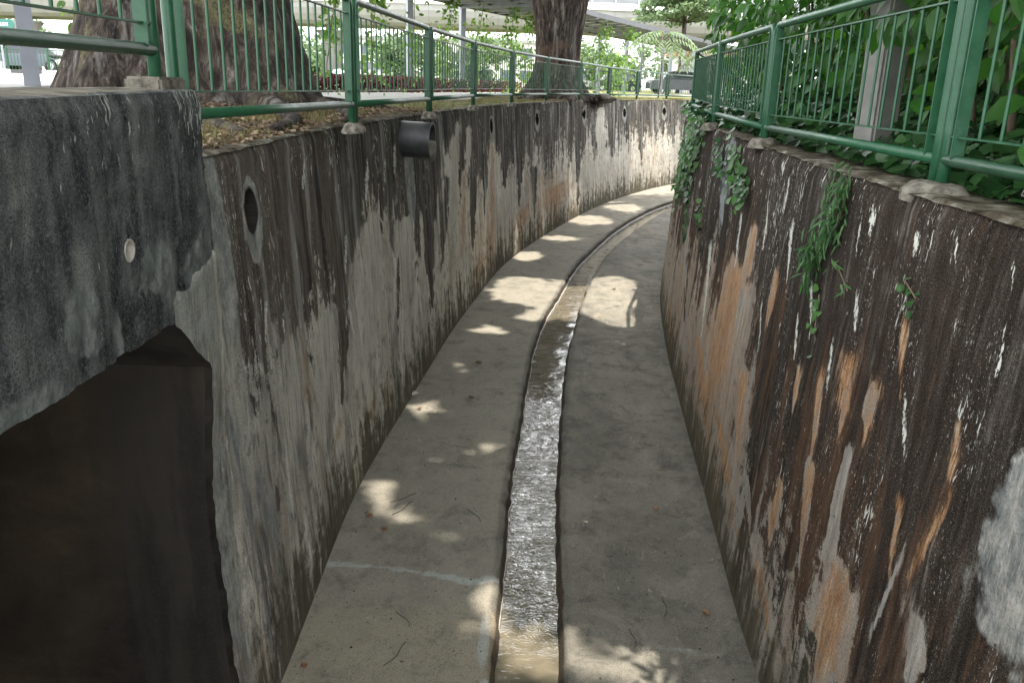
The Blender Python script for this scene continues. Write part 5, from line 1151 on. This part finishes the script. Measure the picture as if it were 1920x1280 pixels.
# parked motorcycles (far left, behind the fence)
def moto(label, x, y, z, rot, paint):
    t = thing('parked_motorcycle', label, 'motorcycle', (x, y, z), 'motorcycles parked behind the green fence'); Mx = Matrix.Rotation(rot, 4, 'Z'); O = Vector((x, y, z))
    T = lambda p: O + Mx @ Vector(p)
    for s_ in (-.62, .62):
        mb = MB(); mb.tube([T((s_ + .28 * math.cos(a), 0, .3 + .28 * math.sin(a))) for a in np.linspace(0, 2 * math.pi, 17)], .05, 6, False); mb.build('wheel', M_TYRE, t)
    mb = MB(); mb.tube([T((-.35, 0, .45)), T((-.1, 0, .5)), T((.25, 0, .62)), T((.42, 0, .72))], [.12, .17, .14, .07], 8); mb.build('body', paint, t, True)
    mb = MB(); mb.tube([T((-.7, 0, .78)), T((-.4, 0, .76)), T((0, 0, .74))], [.07, .11, .08], 8); mb.build('seat', M_TYRE, t, True)
    mb = MB(); mb.tube([T((.62, 0, .3)), T((.42, 0, .95)), T((.38, 0, 1.02))], .03, 6); mb.tube([T((.38, -.33, 1.05)), T((.4, 0, 1.0)), T((.38, .33, 1.05))], .02, 6); mb.build('fork', M_RIM, t)
    mb = MB(); mb.tube([T((.5, 0, .62)), T((.46, 0, .9)), T((.36, 0, 1.25))], [.16, .17, .08], 8); mb.build('fairing', paint, t, True)
for i, (lb, x_) in enumerate([('first motorcycle right of the grey column behind the green fence', -23.6), ('second motorcycle right of the grey column behind the green fence', -22.8), ('third motorcycle behind the green fence, nearest the mossy trunk', -21.9), ('motorcycle at the far left edge behind the green fence', -29.3)]):
    moto(lb, x_, 45.0, .33, 1.1 + .2 * i, [M_WHT, M_C3, M_WHT, M_C4][i])
# young trees with feathery fronds by the walkway
def frond_tree(label, x, y, h, nf_, fl, mat, name='young_tree', up_=.25):
    t = thing(name, label, 'young tree', (x, y, 0)); mb = MB(); mb.tube([(x, y, 0), (x + .05, y, h * .5), (x - .03, y, h)], [.035, .028, .02], 7); mb.build('trunk', M_STEM, t, True)
    Ps = []; Fw = []; Nr = []; mb = MB()
    for k in range(nf_):
        a = k * 2.4; el = up_ + rng.uniform(-.2, .35); d = Vector((math.cos(a), math.sin(a), 0)); base = Vector((x, y, h * (1 - .12 * (k % 3)))); pts = []
        for j in range(11):
            q = j / 10; p = base + d * fl * q + Vector((0, 0, fl * (el * q - .75 * q * q))); pts.append(p)
            if j > 1:
                for sgn in (-1, 1):
                    s_ = Vector((-d.y, d.x, 0)) * sgn; Ps.append(p); Fw.append(s_ + d * .35 + Vector((0, 0, -.35))); Nr.append((0, 0, 1))
        mb.tube(pts, .008, 4)
    mb.build('frond_stalks', M_STEM, t)
    leaves('fronds', np.array([tuple(p) for p in Ps]), np.array([tuple(p) for p in Fw]), np.array(Nr, float) + rng.normal(0, .1, (len(Nr), 3)), rng.uniform(.85, 1.15, len(Ps)) * fl * .32, mat, 'narrow', t)
frond_tree('young tree with umbrella of feathery fronds in front of the walkway roof', 6.0, 37.5, 2.65, 14, 1.35, M_TREE)
frond_tree('yellow green feathery sapling crown beside the far right railing', 7.9, 37, 2.0, 14, 1.2, M_TREE)

# ------------------------------------------------------------------ fallen leaves, pebbles, twigs on the drain floor
M_FALL = plain('fallen_leaf', (.20, .10, .045), .7, .45, 30); M_PALE = plain('pale_leaf', (.50, .46, .38), .7, .2, 30); M_TW = plain('twig', (.035, .028, .022), .9, .3, 20)
def fallen(x, y, s_, mat, label):
    T, F = leaf_template('broad'); a = rng.uniform(0, 6.28); V = []
    for p in T: V.append(((p[0] * 1.3 * math.cos(a) - (p[1] - .5) * math.sin(a)) * s_, (p[0] * 1.3 * math.sin(a) + (p[1] - .5) * math.cos(a)) * s_, (abs(p[0]) * .8 + .12 * (p[1] - .5) ** 2 * 4 + .12) * s_))
    o = mesh_obj('fallen_leaf', V, F, mat, None, True); o.location = (x, y, FLOOR + .004); tag(o, label, 'leaf', 'dry leaves fallen on the drain floor')
FLV = [(-1.27, 6.85, .085, 0, 'brown leaf on the drain floor against the left wall foot'), (-1.10, 6.62, .085, 0, 'brown curled leaf just right of the one by the left wall'),
       (-.47, 11.35, .11, 0, 'brown leaf on the left floor beyond the soft sun spots'), (-.50, 9.96, .09, 0, 'reddish leaf on the left floor in the middle distance'),
       (-1.22, 10.0, .13, 1, 'whitish leaf at the foot of the left wall'), (-1.12, 9.55, .07, 0, 'dark leaf at the edge of the small sun spot by the left wall'),
       (1.42, 7.15, .07, 0, 'reddish leaf on the floor near the right wall'), (1.55, 5.52, .07, 0, 'small brown leaf by the foot of the right wall, lower right'),
       (.73, 6.87, .05, 1, 'tiny white scrap on the right floor'), (-1.36, 4.78, .07, 0, 'brown curled leaf at the lower left of the floor'),
       (2.0, 16.2, .10, 0, 'leaf inside the bright sun patch right of the channel'), (-.15, 19.8, .1, 0, 'leaf on the far left floor near the wall')]
for a in FLV: fallen(a[0], a[1], a[2], [M_FALL, M_PALE][a[3]], a[4])
mb = MB()
for (x_, y_, L_, a_) in [(-1.0, 7.25, .28, .5), (-.98, 7.05, .25, .8), (-.75, 4.95, .22, .9), (-.75, 5.35, .16, 2.3), (1.25, 5.6, .18, 1.3), (.95, 5.2, .15, 1.5), (-.3, 6.95, .2, 2.2), (.9, 6.3, .08, .1)]:
    P3 = [Vector((x_ + L_ * (k / 5 - .5) * math.cos(a_) + .02 * math.sin(k), y_ + L_ * (k / 5 - .5) * math.sin(a_) * 1.5, FLOOR + .008)) for k in range(6)]; mb = MB(); mb.tube(P3, .0028, 5)
    o = mb.build('twig', M_TW); tag(o, 'thin dark twig lying on the drain floor', 'twig', 'thin twigs scattered on the drain floor')
n = 500; px = rng.uniform(-1.4, 1.7, n); py = rng.uniform(4, 14, n); k = (px < curve_at(py, dGL) - .05) | (px > curve_at(py, dGR) + .05); px, py = px[k], py[k]; n = len(px)
o = leaves('debris', np.c_[px, py, np.full(n, FLOOR + .006)], np.c_[rng.normal(size=(n, 2)), np.zeros(n)], np.c_[rng.normal(0, .2, (n, 2)), np.ones(n)], rng.uniform(.006, .02, n), M_TW, 'ivy'); tag(o, 'tiny dark crumbs scattered on the drain floor', 'debris', kind='stuff')
# stones by the central tree
for i, (x_, y_, s_, lb) in enumerate([(2.75, 27.6, .2, 'rounded grey stone at the foot of the central trunk'), (2.95, 27.0, .12, 'broken concrete lump on the wall edge below the central trunk'), (.0, 24.4, .12, 'small pale stone left of the central trunk')]):
    bm = bmesh.new(); bmesh.ops.create_icosphere(bm, subdivisions=3, radius=s_)
    for v in bm.verts: v.co *= 1 + .25 * mnoise.noise(v.co * 4 + Vector((i, 0, 0))); v.co.z *= .5
    me = bpy.data.meshes.new('stone'); bm.to_mesh(me); bm.free(); me.materials.append(M_LUMP); o = bpy.data.objects.new('stone', me); C.objects.link(o); o.location = (x_, y_, .04); tag(o, lb, 'stone')
